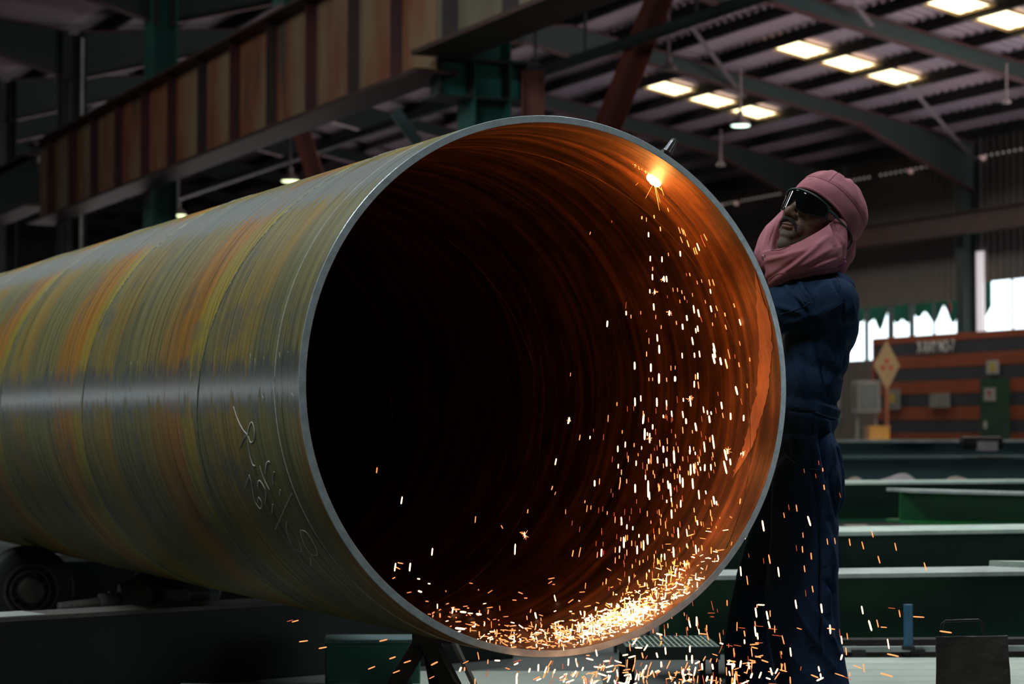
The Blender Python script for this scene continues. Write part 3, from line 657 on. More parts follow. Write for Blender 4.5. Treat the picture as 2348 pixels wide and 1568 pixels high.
    base = mix(mth('MULTIPLY', bl, 0.75), base, (0.085, 0.10, 0.105))
    # dark hairlines round the pipe
    hl = ramp(noi(vec(0.25, 60.0, 1.7), 2.0, 2, 0.5), [(0.30, (1, 1, 1)), (0.345, (0, 0, 0))])
    base = mix(mth('MULTIPLY', hl, 0.75), base, (0.03, 0.035, 0.03))
    # pale scuffed flecks
    fk = ramp(noi(vec(3.2, 40.0, 5.1), 2.4, 3, 0.6), [(0.70, (0, 0, 0)), (0.74, (1, 1, 1))])
    base = mix(mth('MULTIPLY', fk, 0.7), base, (0.42, 0.44, 0.38))
    L.new(base, b.inputs['Base Color'])
    b.inputs['Metallic'].default_value = 0.0; b.inputs['Specular IOR Level'].default_value = 0.24
    rr = ramp(noi(vec(0.8, 14.0, 2.2), 2.0, 5, 0.6), [(0.35, (0.26,) * 3), (0.65, (0.42,) * 3)]); rr2 = mix(mth('MULTIPLY', bl, 1.0), mix(1.0, rr, (1.45, 1.45, 1.45), 'MULTIPLY'), (0.24, 0.24, 0.24)); L.new(rr2, b.inputs['Roughness'])
    bp = N.new('ShaderNodeBump'); bp.inputs['Strength'].default_value = 0.22; bp.inputs['Distance'].default_value = 0.004
    L.new(noi(vec(0.5, 34.0, 9.0), 2.0, 5, 0.6), bp.inputs['Height']); L.new(bp.outputs[0], b.inputs['Normal'])
    return m
def pipe_inner_mat():
    m = bpy.data.materials.new('pipe_inner_rust'); m.use_nodes = True; nt = m.node_tree; N = nt.nodes; L = nt.links; b = N['Principled BSDF']
    tc = N.new('ShaderNodeTexCoord'); mp = N.new('ShaderNodeMapping'); mp.inputs['Scale'].default_value = (0.8, 13, 0.8); L.new(tc.outputs['Object'], mp.inputs[0])
    n = N.new('ShaderNodeTexNoise'); n.inputs['Scale'].default_value = 1.6; n.inputs['Detail'].default_value = 7; n.inputs['Roughness'].default_value = 0.65; L.new(mp.outputs[0], n.inputs[0])
    r = N.new('ShaderNodeValToRGB'); e = r.color_ramp.elements; e[0].position = 0.34; e[0].color = (0.022, 0.012, 0.008, 1); e[1].position = 0.70; e[1].color = (0.27, 0.095, 0.032, 1)
    x = e.new(0.5); x.color = (0.09, 0.034, 0.014, 1)
    L.new(n.outputs[0], r.inputs[0])
    n2 = N.new('ShaderNodeTexNoise'); n2.inputs['Scale'].default_value = 5; n2.inputs['Detail'].default_value = 9; n2.inputs['Roughness'].default_value = 0.7; L.new(tc.outputs['Object'], n2.inputs[0])
    r2 = N.new('ShaderNodeValToRGB'); r2.color_ramp.elements[0].position = 0.38; r2.color_ramp.elements[0].color = (0.45, 0.4, 0.36, 1); r2.color_ramp.elements[1].position = 0.62; r2.color_ramp.elements[1].color = (1.1, 1.1, 1.1, 1)
    L.new(n2.outputs[0], r2.inputs[0])
    mx = N.new('ShaderNodeMix'); mx.data_type = 'RGBA'; mx.blend_type = 'MULTIPLY'; mx.inputs[0].default_value = 1; L.new(r.outputs[0], mx.inputs[6]); L.new(r2.outputs[0], mx.inputs[7])
    L.new(mx.outputs[2], b.inputs['Base Color']); b.inputs['Roughness'].default_value = 0.62; b.inputs['Metallic'].default_value = 0.0; b.inputs['Specular IOR Level'].default_value = 0.22
    bp = N.new('ShaderNodeBump'); bp.inputs['Strength'].default_value = 0.35; bp.inputs['Distance'].default_value = 0.004; L.new(n.outputs[0], bp.inputs['Height']); L.new(bp.outputs[0], b.inputs['Normal'])
    return m
M['pipe_out'] = pipe_outer_mat(); M['pipe_in'] = pipe_inner_mat()
M['rim'] = mat('ground_bevel_steel', (0.72, 0.84, 0.87), (0.52, 0.60, 0.62), 0.30, metal=0.35, scale=30, bump=0.06, bscale=160, rvar=0.08)
M['rust_patch'] = mat('orange_rust', (0.27, 0.10, 0.04), (0.19, 0.065, 0.025), 0.7, scale=14, bump=0.4, stretch=(1, 3, 1))
pipe = empty('steel_pipe', P(UC, VPX, ZP), YAW, 'huge rust and olive coloured steel pipe lying on rollers with open mouth', 'pipe')
def ring_surface(name, prof, m, n=360, smooth=True):      # prof = (radius, u offset)
    b = BM(); rings = []
    for r, uu in prof: rings.append([b.verts.new(Vector((r * math.cos(2 * PI * k / n), uu, r * math.sin(2 * PI * k / n)))) for k in range(n)])
    for a, c in zip(rings, rings[1:]):
        for k in range(n): b.faces.new((a[k], a[(k + 1) % n], c[(k + 1) % n], c[k]))
    me = bpy.data.meshes.new(name); bmesh.ops.recalc_face_normals(b, faces=b.faces); b.to_mesh(me); b.free()
    me.polygons.foreach_set('use_smooth', [True] * len(me.polygons)); me.set_sharp_from_angle(angle=math.radians(25)); me.materials.append(m)
    o = bpy.data.objects.new(name, me); link(o, pipe); return o
us_o = [0.0035] + [0.02 + LP_ * (k / 60) for k in range(61)]
ring_surface('outer_shell', [(RO, u) for u in us_o], M['pipe_out'])
ring_surface('inner_lining', [(RI, 0.0)] + [(RI, 0.02 + LP_ * (k / 60)) for k in range(61)], M['pipe_in'])
o = ring_surface('bevelled_rim', [(RO, 0.0035), (RO - 0.0012, 0.0012), (RI + 0.0015, -0.0005), (RI, 0.0008)], M['rim']); o['label'] = 'bright ground steel rim edge'
ring_surface('far_rim', [(RO, 0.02 + LP_), (RI, 0.02 + LP_)], M['rim'])
# spiral weld seams standing proud outside
M['weld'] = mat('weld_bead', (0.26, 0.25, 0.14), (0.42, 0.42, 0.34), 0.4, metal=0.4, scale=40, bump=0.6, bscale=90)
uw0, uw1 = cyl_hit(455, 900, RO, False)[0], cyl_hit(190, 900, RO, False)[0]; PITCHW = (uw1 - uw0)
def helix(r, w, u_a, u_b, u_ref, ang_ref):
    pts = []; n = int((u_b - u_a) / PITCHW * 110)
    for k in range(n + 1):
        uu = u_a + (u_b - u_a) * k / n; pts.append(cyl_pt(uu, ang_ref + 2 * PI * (uu - u_ref) / PITCHW, r))
    b = BM(); add_path(b, pts, w, 6); return b
obj('weld_seam', helix(RO + 0.0002, 0.0022, UC + 0.03, UC + 12, uw0, PI), M['weld'], pipe, smooth=True, world=True)
obj('inner_weld_seam', helix(RI, 0.0018, UC + 0.03, UC + 12, uw0, PI), M['pipe_in'], pipe, smooth=True, world=True)
# chalk scribbles on the outside
def surf_line(pts, r, off, name, m, far=False, rad=RO, w=0.0016, taper=False, dense=6):
    P3 = []
    pts2 = []
    for i in range(len(pts) - 1):                      # Catmull-Rom through the traced points
        p0, p1, p2, p3 = pts[max(i - 1, 0)], pts[i], pts[i + 1], pts[min(i + 2, len(pts) - 1)]
        for s in range(dense):
            t = s / dense
            pts2.append(tuple(0.5 * (2 * p1[j] + (p2[j] - p0[j]) * t + (2 * p0[j] - 5 * p1[j] + 4 * p2[j] - p3[j]) * t * t + (3 * p1[j] - p0[j] - 3 * p2[j] + p3[j]) * t ** 3) for j in (0, 1)))
    pts2.append(pts[-1])
    for p in pts2:
        u, a = cyl_hit(p[0], p[1], rad, far); P3.append(cyl_pt(u, a, rad + off))
    b = BM(); add_path(b, P3, w, 5); return obj(name, b, m, pipe, world=True)
cz = lambda pts: [(400 + x / 2.614, 850 + y / 2.614) for x, y in pts]
chalks = [[(355, 215), (380, 290), (410, 350), (435, 380)], [(438, 382), (415, 410), (395, 460)],
 [(440, 385), (450, 330), (465, 308), (480, 350), (480, 410), (458, 430), (440, 390), (450, 490), (470, 560), (485, 568)],
 [(512, 570), (535, 640), (570, 712)], [(545, 618), (552, 560), (565, 542), (572, 550)], [(598, 605), (590, 640), (592, 680)],
 [(450, 625), (425, 700)], [(450, 625), (465, 680), (480, 770), (515, 825), (525, 790), (505, 758), (500, 790)],
 [(500, 695), (505, 660), (520, 665), (548, 720), (545, 790)], [(636, 712), (632, 745)], [(590, 798), (585, 850)],
 [(703, 735), (605, 950)], [(672, 900), (675, 970), (710, 1050), (755, 1083), (762, 1060), (745, 1015)],
 [(755, 960), (775, 1030), (820, 1095), (855, 1100), (845, 1050), (800, 975), (765, 955), (755, 965)], [(816, 1110), (818, 1168)]]
for c in chalks: surf_line(cz(c), 0, 0.0, 'chalk_mark', M['chalk'], w=0.0021)
# long chalk ring near the mouth and scratches
uR, aR = cyl_hit(630, 900, RO, False)
b = BM(); add_path(b, [cyl_pt(uR, math.radians(115 + 145 * t / 80), RO) for t in range(81)], 0.0018, 5); obj('chalk_mark', b, M['chalk'], pipe, world=True)
for (x0, y0, x1, y1, w) in ((500, 560, 400, 700, .0012), (555, 430, 520, 480, .001), (365, 520, 300, 560, .001), (840, 400, 800, 430, .0012), (575, 810, 566, 860, .003), (585, 822, 578, 850, .003), (605, 818, 600, 835, .003), (640, 808, 638, 830, .003), (660, 805, 652, 822, .0025),
        (300, 830, 290, 858, .003), (315, 826, 306, 855, .003), (145, 845, 135, 880, .0025), (118, 850, 108, 880, .0025), (600, 905, 603, 918, .003), (668, 900, 672, 915, .003)):
    surf_line([(x0, y0), ((x0 + x1) / 2 + 2, (y0 + y1) / 2), (x1, y1)], 0, -w * 0.75, 'scuff', M['chalk'], w=w)
# orange rust patch inside on the right
def inner_patch(outline, m, name, off=0.0012):
    b = BM(); vs = []
    for (x, y) in outline:
        u, a = cyl_hit(x, y, RI, True); vs.append((u, a))
    cols = []
    ys = sorted(outline, key=lambda p: p[1])
    return vs
Lp = [(1722, 620), (1732, 680), (1738, 740), (1742, 800), (1738, 860), (1735, 905), (1722, 950), (1712, 1000), (1700, 1040), (1685, 1075), (1678, 1095)]
Rp = [(1740, 620), (1752, 680), (1768, 740), (1772, 800), (1766, 850), (1764, 890), (1756, 925), (1742, 970), (1728, 1020), (1706, 1058), (1682, 1098)]
b = BM(); rows = []
NR = 60
for i in range(NR + 1):
    t = i / NR * (len(Lp) - 1); k = min(int(t), len(Lp) - 2); f = t - k
    l = [Lp[k][j] * (1 - f) + Lp[k + 1][j] * f for j in (0, 1)]; r_ = [Rp[k][j] * (1 - f) + Rp[k + 1][j] * f for j in (0, 1)]
    wob = 5 * noise.noise(Vector((i * 0.55, 0, 0))); wob2 = 4 * noise.noise(Vector((i * 0.6, 9, 0)))
    tw = min(1, i / 10 + 0.05, (NR - i) / 5 + 0.1); mid_ = [(l[j] + r_[j]) / 2 for j in (0, 1)]; l = [mid_[j] + (l[j] - mid_[j]) * tw for j in (0, 1)]; r_ = [mid_[j] + (r_[j] - mid_[j]) * tw for j in (0, 1)]; wob *= tw; wob2 *= tw
    row = []
    for j in range(7):
        s = j / 6; x = (l[0] + wob) * (1 - s) + (r_[0] + wob2) * s; y = l[1] * (1 - s) + r_[1] * s
        u, a = cyl_hit(x, y, RI, True); row.append(b.verts.new(cyl_pt(u, a, RI - 0.0012)))
    rows.append(row)
for p, q in zip(rows, rows[1:]):
    for j in range(6): b.faces.new((p[j], p[j + 1], q[j + 1], q[j]))
obj('rust_patch', b, M['rust_patch'], pipe, smooth=True, world=True, label='thick orange rust streak inside the mouth')

# ------------------------------------------------------------------ cut, glow and sparks
uc, ac = cyl_hit(1500, 410, RI, True)
cut = cyl_pt(uc, ac, RI)
mp_ = empty('molten_cut', cut, 0, 'white hot molten spot where the torch pierces the pipe wall', 'molten metal')
b = BM()
for (x, y, r) in ((1494, 405, 9), (1503, 411, 9.5), (1508, 418, 8.0), (1499, 413, 8)):
    u, a = cyl_hit(x, y, RI, True); add_ball(b, cyl_pt(u, a, RI - 0.003), r / 830 * 1.15, seg=12)
obj('molten_pool', b, M['molten'], mp_, smooth=True, world=True)
b = BM(); 
for k in range(34):
    t = R.random(); x = 1452 + 38 * t + R.uniform(-2, 2); y = 376 + 22 * t + R.uniform(-2.5, 2.5); u, a = cyl_hit(x, y, RI, True)
    add_ball(b, cyl_pt(u, a, RI - 0.001), R.uniform(0.0006, 0.0016), seg=6)
obj('glowing_slag', b, M['spark_mid'], mp_, world=True)
def point(name, loc, power, col, rad):
    l = bpy.data.lights.new(name, 'POINT'); l.energy = power; l.color = col; l.shadow_soft_size = rad
    o = bpy.data.objects.new(name, l); COL.objects.link(o); o.location = loc
FIRE = (1.0, 0.38, 0.08)
point('cut_glow', cyl_pt(uc - 0.012, ac, RI - 0.028), 1.5, FIRE, 0.01)
point('cut_glow', cyl_pt(uc - 0.02, ac, RI - 0.11), 2.6, FIRE, 0.03)
for dg, pw in ((38, 0.45), (20, 0.42), (2, 0.42), (-18, 0.42), (-36, 0.45)): point('spark_shower_glow', cyl_pt(uc - 0.02, math.radians(dg), RI - 0.09), pw, FIRE, 0.04)

# sparks -------------------------------------------------------------
def spark_mesh(name, m):
    b = BM(); add_lathe(b, [(0, 0), (0.75, 0.06), (1, 0.2), (1, 0.8), (0.75, 0.94), (0, 1)], 6)
    bmesh.ops.recalc_face_normals(b, faces=b.faces); me = bpy.data.meshes.new(name); b.to_mesh(me); b.free(); me.materials.append(m); return me
SM = {'h': spark_mesh('spark_hot', M['spark_hot']), 'm': spark_mesh('spark_mid', M['spark_mid']), 'd': spark_mesh('spark_dim', M['spark_dim'])}
stuff = {'h': [], 'm': [], 'd': []}
cnt = [0]
LAB = {'fall': ('spark falling inside the pipe mouth below the cut', 'sparks falling inside the pipe'),
       'heap': ('spark skipping over the floor of the pipe mouth', 'sparks on the pipe floor'),
       'out': ('spark falling outside the pipe below its rim', 'sparks below the pipe'),
       'man': ('spark falling in front of the dark trouser legs', 'sparks before the worker')}
def spark(px, py, depth, ang, ln, w, kind, where, single=True):
    """streak of a spark: centre pixel only picks the ray; depth = plan distance; angle, length and width in real metres"""
    c = A(px, py, depth); s = depth / FPX; L_ = ln * s; r = 0.86 * w * s / 2
    d = Vector((math.sin(ang), 0.25 * math.sin(ang * 3 + px), -math.cos(ang))).normalized()
    if single and cnt[0] < 300:
        cnt[0] += 1
        o = bpy.data.objects.new('spark', SM[kind]); link(o)
        q = d.to_track_quat('Z', 'Y'); o.matrix_world = Matrix.Translation(c - d * L_ / 2) @ q.to_matrix().to_4x4() @ Matrix.Diagonal((r, r, L_, 1))
        lk = {'h': 'white hot', 'm': 'orange', 'd': 'dull red'}[kind]
        if where == 'fall':
            zone = 'high just below the cut' if py < 640 else ('level with the windows' if py < 830 else ('level with the waist seam' if py < 1060 else 'low over the glowing heap'))
            side = 'at the left of the shower' if px < 1460 else ('near the rim on the right' if px > 1640 else 'in the middle of the shower')
        elif where == 'man': zone = 'over the trouser legs' if px < 1925 else 'over the green beams'; side = 'upper ones' if py < 1300 else 'lower ones near the floor'
        elif where == 'out': zone = 'flying sideways below the pipe'; side = 'left of the pipe stand' if px < 1040 else ('beside the trouser legs' if px < 1930 else 'right of the trouser legs')
        else: zone = 'in the dark left part of the pipe mouth'; side = 'higher up' if py < 1260 else 'near the pipe floor'
        tag(o, f'{lk} spark {zone}, {side}', 'spark', LAB[where][1])
    else: stuff[kind].append((c, d, L_, r))
def depth_fall(px, py):   # falls in the plane across the pipe below the cut
    d = ray(px, py); du = -SA * d.x + CA * d.y; return (uc + 0.02 * R.uniform(-1, 1)) / du * d.y
def depth_wall(px, py):
    u, a = cyl_hit(px, py, RI - 0.012, True); return cyl_pt(u, a, RI - 0.012).y
# traced single sparks: px, py, length, width, lean (px of x per px of y)
c3 = lambda L_: [(900 + x / 2.24, 200 + y / 2.24, l / 2.24, w, k) for x, y, l, w, k in L_]
tr = c3([(1315, 757, 26, 4, 0), (1376, 728, 24, 3, .1), (1344, 665, 18, 3, .1), (1281, 670, 16, 3, 0), (1304, 680, 22, 1.5, 0), (1416, 630, 20, 2, .3), (1385, 530, 60, 1.5, .3), (1358, 560, 70, 1.5, .2), (1255, 497, 20, 1.5, -1),
 (1324, 880, 28, 4, 0), (1384, 884, 30, 3.5, 0), (1336, 932, 20, 3, .05), (1335, 975, 30, 4, .05), (1395, 985, 30, 4.5, .1), (1408, 985, 32, 4, .1), (1478, 855, 28, 4, .1), (1417, 858, 18, 2, .1), (1474, 735, 34, 2, .35), (1490, 740, 36, 2.5, .35), (1500, 748, 36, 3, .35), (1484, 783, 36, 2, .35), (1518, 803, 38, 3, .35),
 (1590, 735, 40, 2.5, .6), (1620, 742, 42, 2.5, .6), (1607, 770, 40, 2.5, .5), (1588, 775, 36, 1.5, .4), (1570, 820, 42, 3.5, .35), (1560, 840, 40, 3, .35), (1600, 803, 38, 1.8, .5), (1550, 842, 36, 2, .3), (1015, 750, 16, 2, -.3), (1126, 690, 12, 1.2, -.1),
 (1322, 1048, 22, 3.5, .05), (1342, 1128, 36, 4.5, .05), (1527, 962, 18, 2.5, .2), (1510, 962, 16, 1.5, .2), (1565, 1003, 20, 2, .2), (1588, 995, 18, 2, .2), (1628, 1003, 34, 3, .2), (1648, 1003, 34, 3, .3), (1633, 1048, 24, 3.5, .2), (1441, 1040, 22, 2, .1), (1464, 1040, 22, 2.5, .1), (1486, 1052, 20, 2.5, .15), (1500, 1082, 20, 2.5, .15), (1476, 1100, 18, 2.5, .15), (1541, 1066, 20, 2, .1), (1513, 1100, 16, 1.5, .1), (1412, 1076, 16, 1.5, .1),
 (1548, 1140, 42, 4.5, .15), (1572, 1160, 40, 4.5, .2), (1585, 1190, 34, 1.5, .3), (1607, 1102, 18, 2, .15), (1636, 1138, 34, 4, .2), (1665, 1135, 30, 2, .3), (1708, 1167, 20, 3, .2), (1755, 1120, 22, 3, .3), (1658, 1172, 22, 1.5, .15), (1200, 1160, 22, 4, .02), (1225, 1178, 20, 2.5, .05), (1275, 1158, 18, 2, 0), (1199, 1120, 36, 1.2, -.1), (1103, 1215, 32, 5, -.08), (1422, 1160, 26, 4.5, 0), (1512, 1185, 30, 5, .1), (1490, 1230, 30, 5, .1), (1458, 1210, 20, 3, .1), (1352, 1180, 22, 2, 0), (1380, 1232, 20, 2.5, 0), (1644, 1217, 18, 2.5, .15), (1712, 1232, 26, 3, .3), (1785, 1207, 34, 3.5, .3), (1568, 1240, 32, 4.5, .1), (1558, 1250, 26, 3.5, .1), (1305, 1252, 14, 1.5, -.3),
 (1360, 1287, 38, 4.5, .05), (1541, 1303, 42, 4.5, .15), (1317, 1303, 32, 2, 0), (1370, 1346, 44, 5, .02), (1305, 1370, 26, 3, 0), (1652, 1338, 50, 5, .2), (1784, 1315, 24, 2, .25), (1728, 1370, 52, 2, .25), (1243, 1430, 40, 4, 0), (1327, 1440, 42, 5, 0), (1488, 1378, 28, 3.5, .05), (1551, 1376, 26, 4, .05), (1577, 1370, 34, 4, .15), (1650, 1395, 50, 5.5, .25), (1686, 1407, 40, 5, .2), (1714, 1420, 50, 4, .25), (1759, 1382, 24, 1.5, .1), (1780, 1425, 26, 3, .15), (1835, 1398, 20, 3, .1), (1430, 1442, 26, 2, 0), (1452, 1440, 20, 2, 0), (1369, 1496, 50, 5, 0), (1452, 1498, 26, 5, 0), (1408, 1502, 22, 3, .1), (1568, 1483, 34, 3.5, 0), (1556, 1488, 30, 3, 0), (1550, 1525, 34, 4, 0), (1571, 1530, 38, 3, .1), (1822, 1533, 24, 3, .1), (1766, 1555, 40, 5, .2), (914, 1475, 20, 2, -.1), (1317, 1500, 18, 2, 0), (1336, 1500, 18, 2, 0)])
c4 = lambda L_: [(1200 + x / 2.613, 700 + y / 2.613, l / 2.613, w, k) for x, y, l, w, k in L_]
tr += c4([(504, 111, 36, 4, -.1), (669, 578, 52, 4.5, 0), (800, 580, 54, 4.5, 0), (812, 438, 60, 4.5, 0), (668, 362, 44, 4, 0), (764, 372, 46, 5, 0), (908, 440, 32, 5, 0), (719, 680, 62, 5.5, -.1), (727, 772, 70, 5, 0), (757, 795, 60, 4, 0), (775, 728, 32, 4, 0), (272, 690, 40, 5, -.2), (338, 792, 34, 3, -.15), (420, 748, 20, 1.5, 0), (194, 937, 40, 4, -.2), (172, 1094, 26, 3, -.3), (191, 1126, 20, 2, -.3), (566, 860, 38, 4, 0), (427, 1066, 36, 4.5, 0), (456, 1055, 38, 2.5, -.1), (956, 654, 42, 4, .15), (975, 694, 34, 5, .05), (889, 650, 38, 4, .1), (1002, 585, 40, 4, .1), (1033, 728, 50, 5, .15), (1115, 682, 44, 5, .1), (1085, 848, 64, 4.5, .12), (1138, 818, 84, 5, .15), (1188, 600, 44, 4.5, .15), (1242, 665, 42, 4.5, 0), (1320, 675, 36, 4.5, 0), (1278, 512, 50, 4.5, .2), (1460, 615, 50, 4, .2), (1425, 752, 42, 4, .25), (1450, 815, 34, 4, 0), (1480, 812, 30, 2, .25), (1420, 892, 34, 4, -.3), (1410, 872, 30, 2, -1), (1212, 895, 66, 5, .2), (1210, 970, 80, 5, .2), (1240, 938, 38, 4.5, .1), (1305, 900, 34, 4.5, 0),
 (1145, 285, 60, 5, .2), (1140, 320, 60, 5, .2), (1182, 335, 44, 5, .2), (1214, 352, 56, 3, .25), (903, 908, 76, 5.5, .05), (839, 862, 40, 5, .05), (862, 860, 32, 3, 0), (858, 940, 52, 5, .05), (804, 926, 40, 4, .05), (765, 920, 60, 3, 0), (1002, 985, 66, 4.5, 0), (1023, 978, 60, 5.5, .1), (1015, 1068, 64, 5, .05), (1087, 972, 42, 4.5, 0), (1124, 970, 38, 4, .05), (938, 1040, 54, 4, .05), (955, 1062, 60, 5, .05), (882, 1105, 80, 5, .05), (868, 1075, 50, 5, .1), (748, 1100, 100, 5, .0), (755, 1140, 50, 5, .05), (670, 1097, 52, 5, 0), (578, 1075, 56, 3, -.15), (1052, 1134, 56, 4.5, .1), (1142, 1168, 50, 5, .15), (1268, 1204, 62, 4, .2), (943, 1188, 44, 4, 0), (888, 1250, 54, 4.5, .05), (814, 1240, 36, 2.5, .05), (602, 1420, 66, 5, 0), (588, 1292, 50, 4.5, .05), (928, 1363, 60, 4, .05), (980, 1362, 46, 3.5, .1), (744, 1402, 64, 5, .05), (720, 1438, 60, 4, 0), (682, 1465, 50, 4.5, 0), (468, 1482, 46, 4.5, -.05), (900, 1478, 62, 5, .05), (1034, 1462, 54, 4, .1), (338, 1478, 60, 2.5, -.2), (296, 1486, 40, 3, -.2), (1122, 1244, 40, 3, .1), (1140, 1346, 30, 4, -1.2), (1190, 1402, 36, 4.5, -.6), (1332, 1330, 22, 5, -.6), (1328, 1380, 40, 4, 0)])
for (x, y, l, w, k) in tr:
    kd = 'h' if w >= 3.4 else ('m' if w >= 1.9 else 'd')
    spark(x, y, depth_fall(x, y), math.atan(k), l * 1.05, max(1.4, w * 0.92), kd, 'fall')
c6 = lambda L_: [(1600 + x / 2.537, 950 + y / 2.537, l / 2.537, w, k) for x, y, l, w, k in L_]
tro = c6([(648, 620, 62, 4.5, .3), (575, 545, 42, 3, .1), (502, 587, 34, 2.5, .2), (530, 540, 34, 1.2, .1), (380, 648, 66, 4.5, .15), (704, 282, 28, 1.5, .1), (727, 322, 24, 3, .1), (619, 328, 28, 1.5, .1), (735, 424, 32, 3.5, .1), (828, 470, 32, 1.6, .2), (686, 358, 28, 1, .1), (612, 702, 32, 2.5, .1), (609, 785, 40, 3.2, .05), (574, 778, 36, 1.6, .1), (660, 824, 42, 3.6, .1), (754, 740, 38, 2.5, .15), (798, 736, 38, 2.5, .1), (884, 743, 46, 3.5, .2), (960, 762, 48, 3.2, .25), (1016, 697, 40, 3, .25), (1151, 770, 48, 3, .2), (1054, 845, 46, 3.2, .25), (1323, 884, 50, 3.2, .25), (417, 842, 56, 3.5, .15), (621, 898, 40, 3, .1), (383, 852, 34, 1.2, .1), (470, 916, 62, 4, .15), (250, 912, 60, 4, .1), (288, 965, 56, 3, .1), (668, 1016, 40, 3, .15), (628, 1040, 40, 1.6, .1), (571, 1104, 54, 4, .15), (720, 1128, 56, 5, .1), (957, 1138, 50, 4.2, .15), (1003, 1228, 66, 4.8, .25), (1046, 1216, 50, 3, .25), (1174, 1158, 46, 3.2, .2), (1108, 1335, 64, 4, .2), (966, 1475, 54, 3.5, .15), (421, 1158, 40, 2.5, .05), (540, 1382, 54, 3.8, .1), (487, 1470, 50, 3.2, .1), (538, 1546, 44, 3.6, .05), (837, 1312, 52, 3.8, .15), (863, 1378, 46, 3.6, .05), (870, 1290, 42, 2.6, .15), (826, 1272, 50, 1.8, .1), (335, 1262, 62, 4.5, .1), (348, 1290, 40, 4, .1), (770, 1250, 56, 4.5, .05)])
for (x, y, l, w, k) in tro:
    kd = 'h' if w >= 3.8 else ('m' if w >= 1.9 else 'd')
    spark(x, y, 5.62, math.atan(k), l, max(1.5, w * 0.95), kd, 'man')
trh = c6([(775, 1247, 50, 3.5, 8), (590, 1246, 34, 2.5, 3), (256, 1242, 42, 2, 9), (1285, 1178, 68, 3.6, 18), (1128, 1127, 44, 2, 9), (1082, 1238, 40, 3, 12), (1442, 1265, 72, 4.5, 8), (1135, 1400, 72, 4.8, 4.5), (1098, 1515, 82, 5.2, 3.5), (680, 1523, 48, 4, 2.5), (825, 1515, 60, 3, 3), (870, 1533, 56, 1.8, 2.4), (928, 1468, 56, 3, 2.6), (330, 1357, 40, 3.5, 4), (350, 1410, 40, 4, 4), (390, 1435, 44, 4, 3), (318, 1432, 40, 4, 4), (195, 1435, 54, 4.5, 9), (100, 1398, 34, 2.5, 3), (185, 1345, 40, 2, 9), (295, 1462, 32, 3, 4), (230, 1515, 36, 3, 3), (425, 1500, 36, 2.6, 3)])
trh += [(665, 1423, 16, 2.2, -3.5), (677, 1424, 17, 3.4, -3.5), (696, 1470, 22, 3.6, -7), (740, 1485, 20, 3.8, -5), (879, 1468, 20, 4, -4), (900, 1508, 16, 4, -3), (934, 1517, 18, 4, -3), (852, 1531, 18, 3.5, -2.5), (909, 1540, 18, 3.5, -2.5), (996, 1521, 18, 5, -2), (1068, 1518, 15, 2.5, -2), (990, 1553, 14, 2.5, -2)]
for (x, y, l, w, k) in trh:
    spark(x, y, 5.62, math.atan(k), l, max(1.5, w * 0.95), 'm' if w > 2.2 else 'd', 'out')
# untraced falling sparks of the shower
for k in range(330):
    y = 900 + 560 * R.random() ** 0.8; cx = 1560 - (y - 900) * 0.16; x = R.gauss(cx, 95 - (y - 900) * 0.03)
    if x < 1290 or x > 1740: continue
    w = R.choice((1.5, 1.6, 2.2, 2.6, 3.2)); spark(x, y, depth_fall(x, y), 0.03 + 0.2 * (x - 1500) / 250, R.uniform(7, 17), w, 'd' if w < 1.7 else ('m' if w < 3 else 'h'), 'fall', single=cnt[0] < 260 and k % 3 == 0)
# sparks over the pipe floor, traced from the shape of the heap
def heap(n, cx, cy, sx, sy, tilt, wmax, hot):
    for _ in range(n):
        a, b_ = R.gauss(0, sx), R.gauss(0, sy); x = cx + a; y = cy + b_ - a * tilt
        if x < 880 or x > 1700: continue
        # lowest visible wall of the pipe there
        dd = math.hypot((x - 1243) / 545, (y - 884) / 608)
        if dd > 0.995: continue
        w = R.uniform(1.6, wmax); spark(x, y, depth_wall(x, y), R.choice((R.uniform(0.9, 2.3), R.uniform(1.3, 1.9), R.uniform(-0.3, 0.3))), R.uniform(3, 17), w, 'h' if R.random() < hot else 'm', 'heap', single=False)
heap(330, 1440, 1405, 62, 15, 0.34, 4.6, 0.7)
heap(260, 1480, 1385, 85, 30, 0.40, 4.2, 0.45)
heap(130, 1360, 1440, 50, 14, 0.22, 4.2, 0.6)
heap(260, 1250, 1462, 95, 20, 0.08, 4.2, 0.4)
heap(60, 1090, 1425, 70, 22, -0.35, 3.6, 0.3)
heap(90, 1570, 1320, 60, 45, 0.7, 3.4, 0.35)
heap(46, 1300, 1380, 170, 45, 0.0, 2.8, 0.25)
for (x, y, l, w, k) in ((906, 1300, 20, 4, -.15), (912, 1302, 14, 2.5, 2), (918, 1291, 14, 3, 6), (940, 1300, 20, 4, -.1), (903, 1325, 8, 3, -2), (963, 1356, 10, 5, 3), (960, 1327, 7, 4, 5), (984, 1338, 6, 3.5, 5), (1062, 1403, 15, 5.5, 15), (1098, 1408, 13, 5.5, 8), (1055, 1441, 24, 6, 12), (991, 1265, 18, 4, -.1), (1181, 1259, 26, 4, -.05), (1090, 1191, 16, 2.5, -.1), (864, 1078, 14, 3, -.1), (921, 1147, 18, 4, -.15), (1210, 1172, 10, 2.5, -.1), (1151, 1208, 9, 2.5, .5), (1297, 1173, 12, 1.5, 0)):
    spark(x, y, min(depth_fall(x, y), depth_wall(x, y) - 0.02), math.atan(k), l, w, 'h' if w > 3.2 else 'm', 'heap')
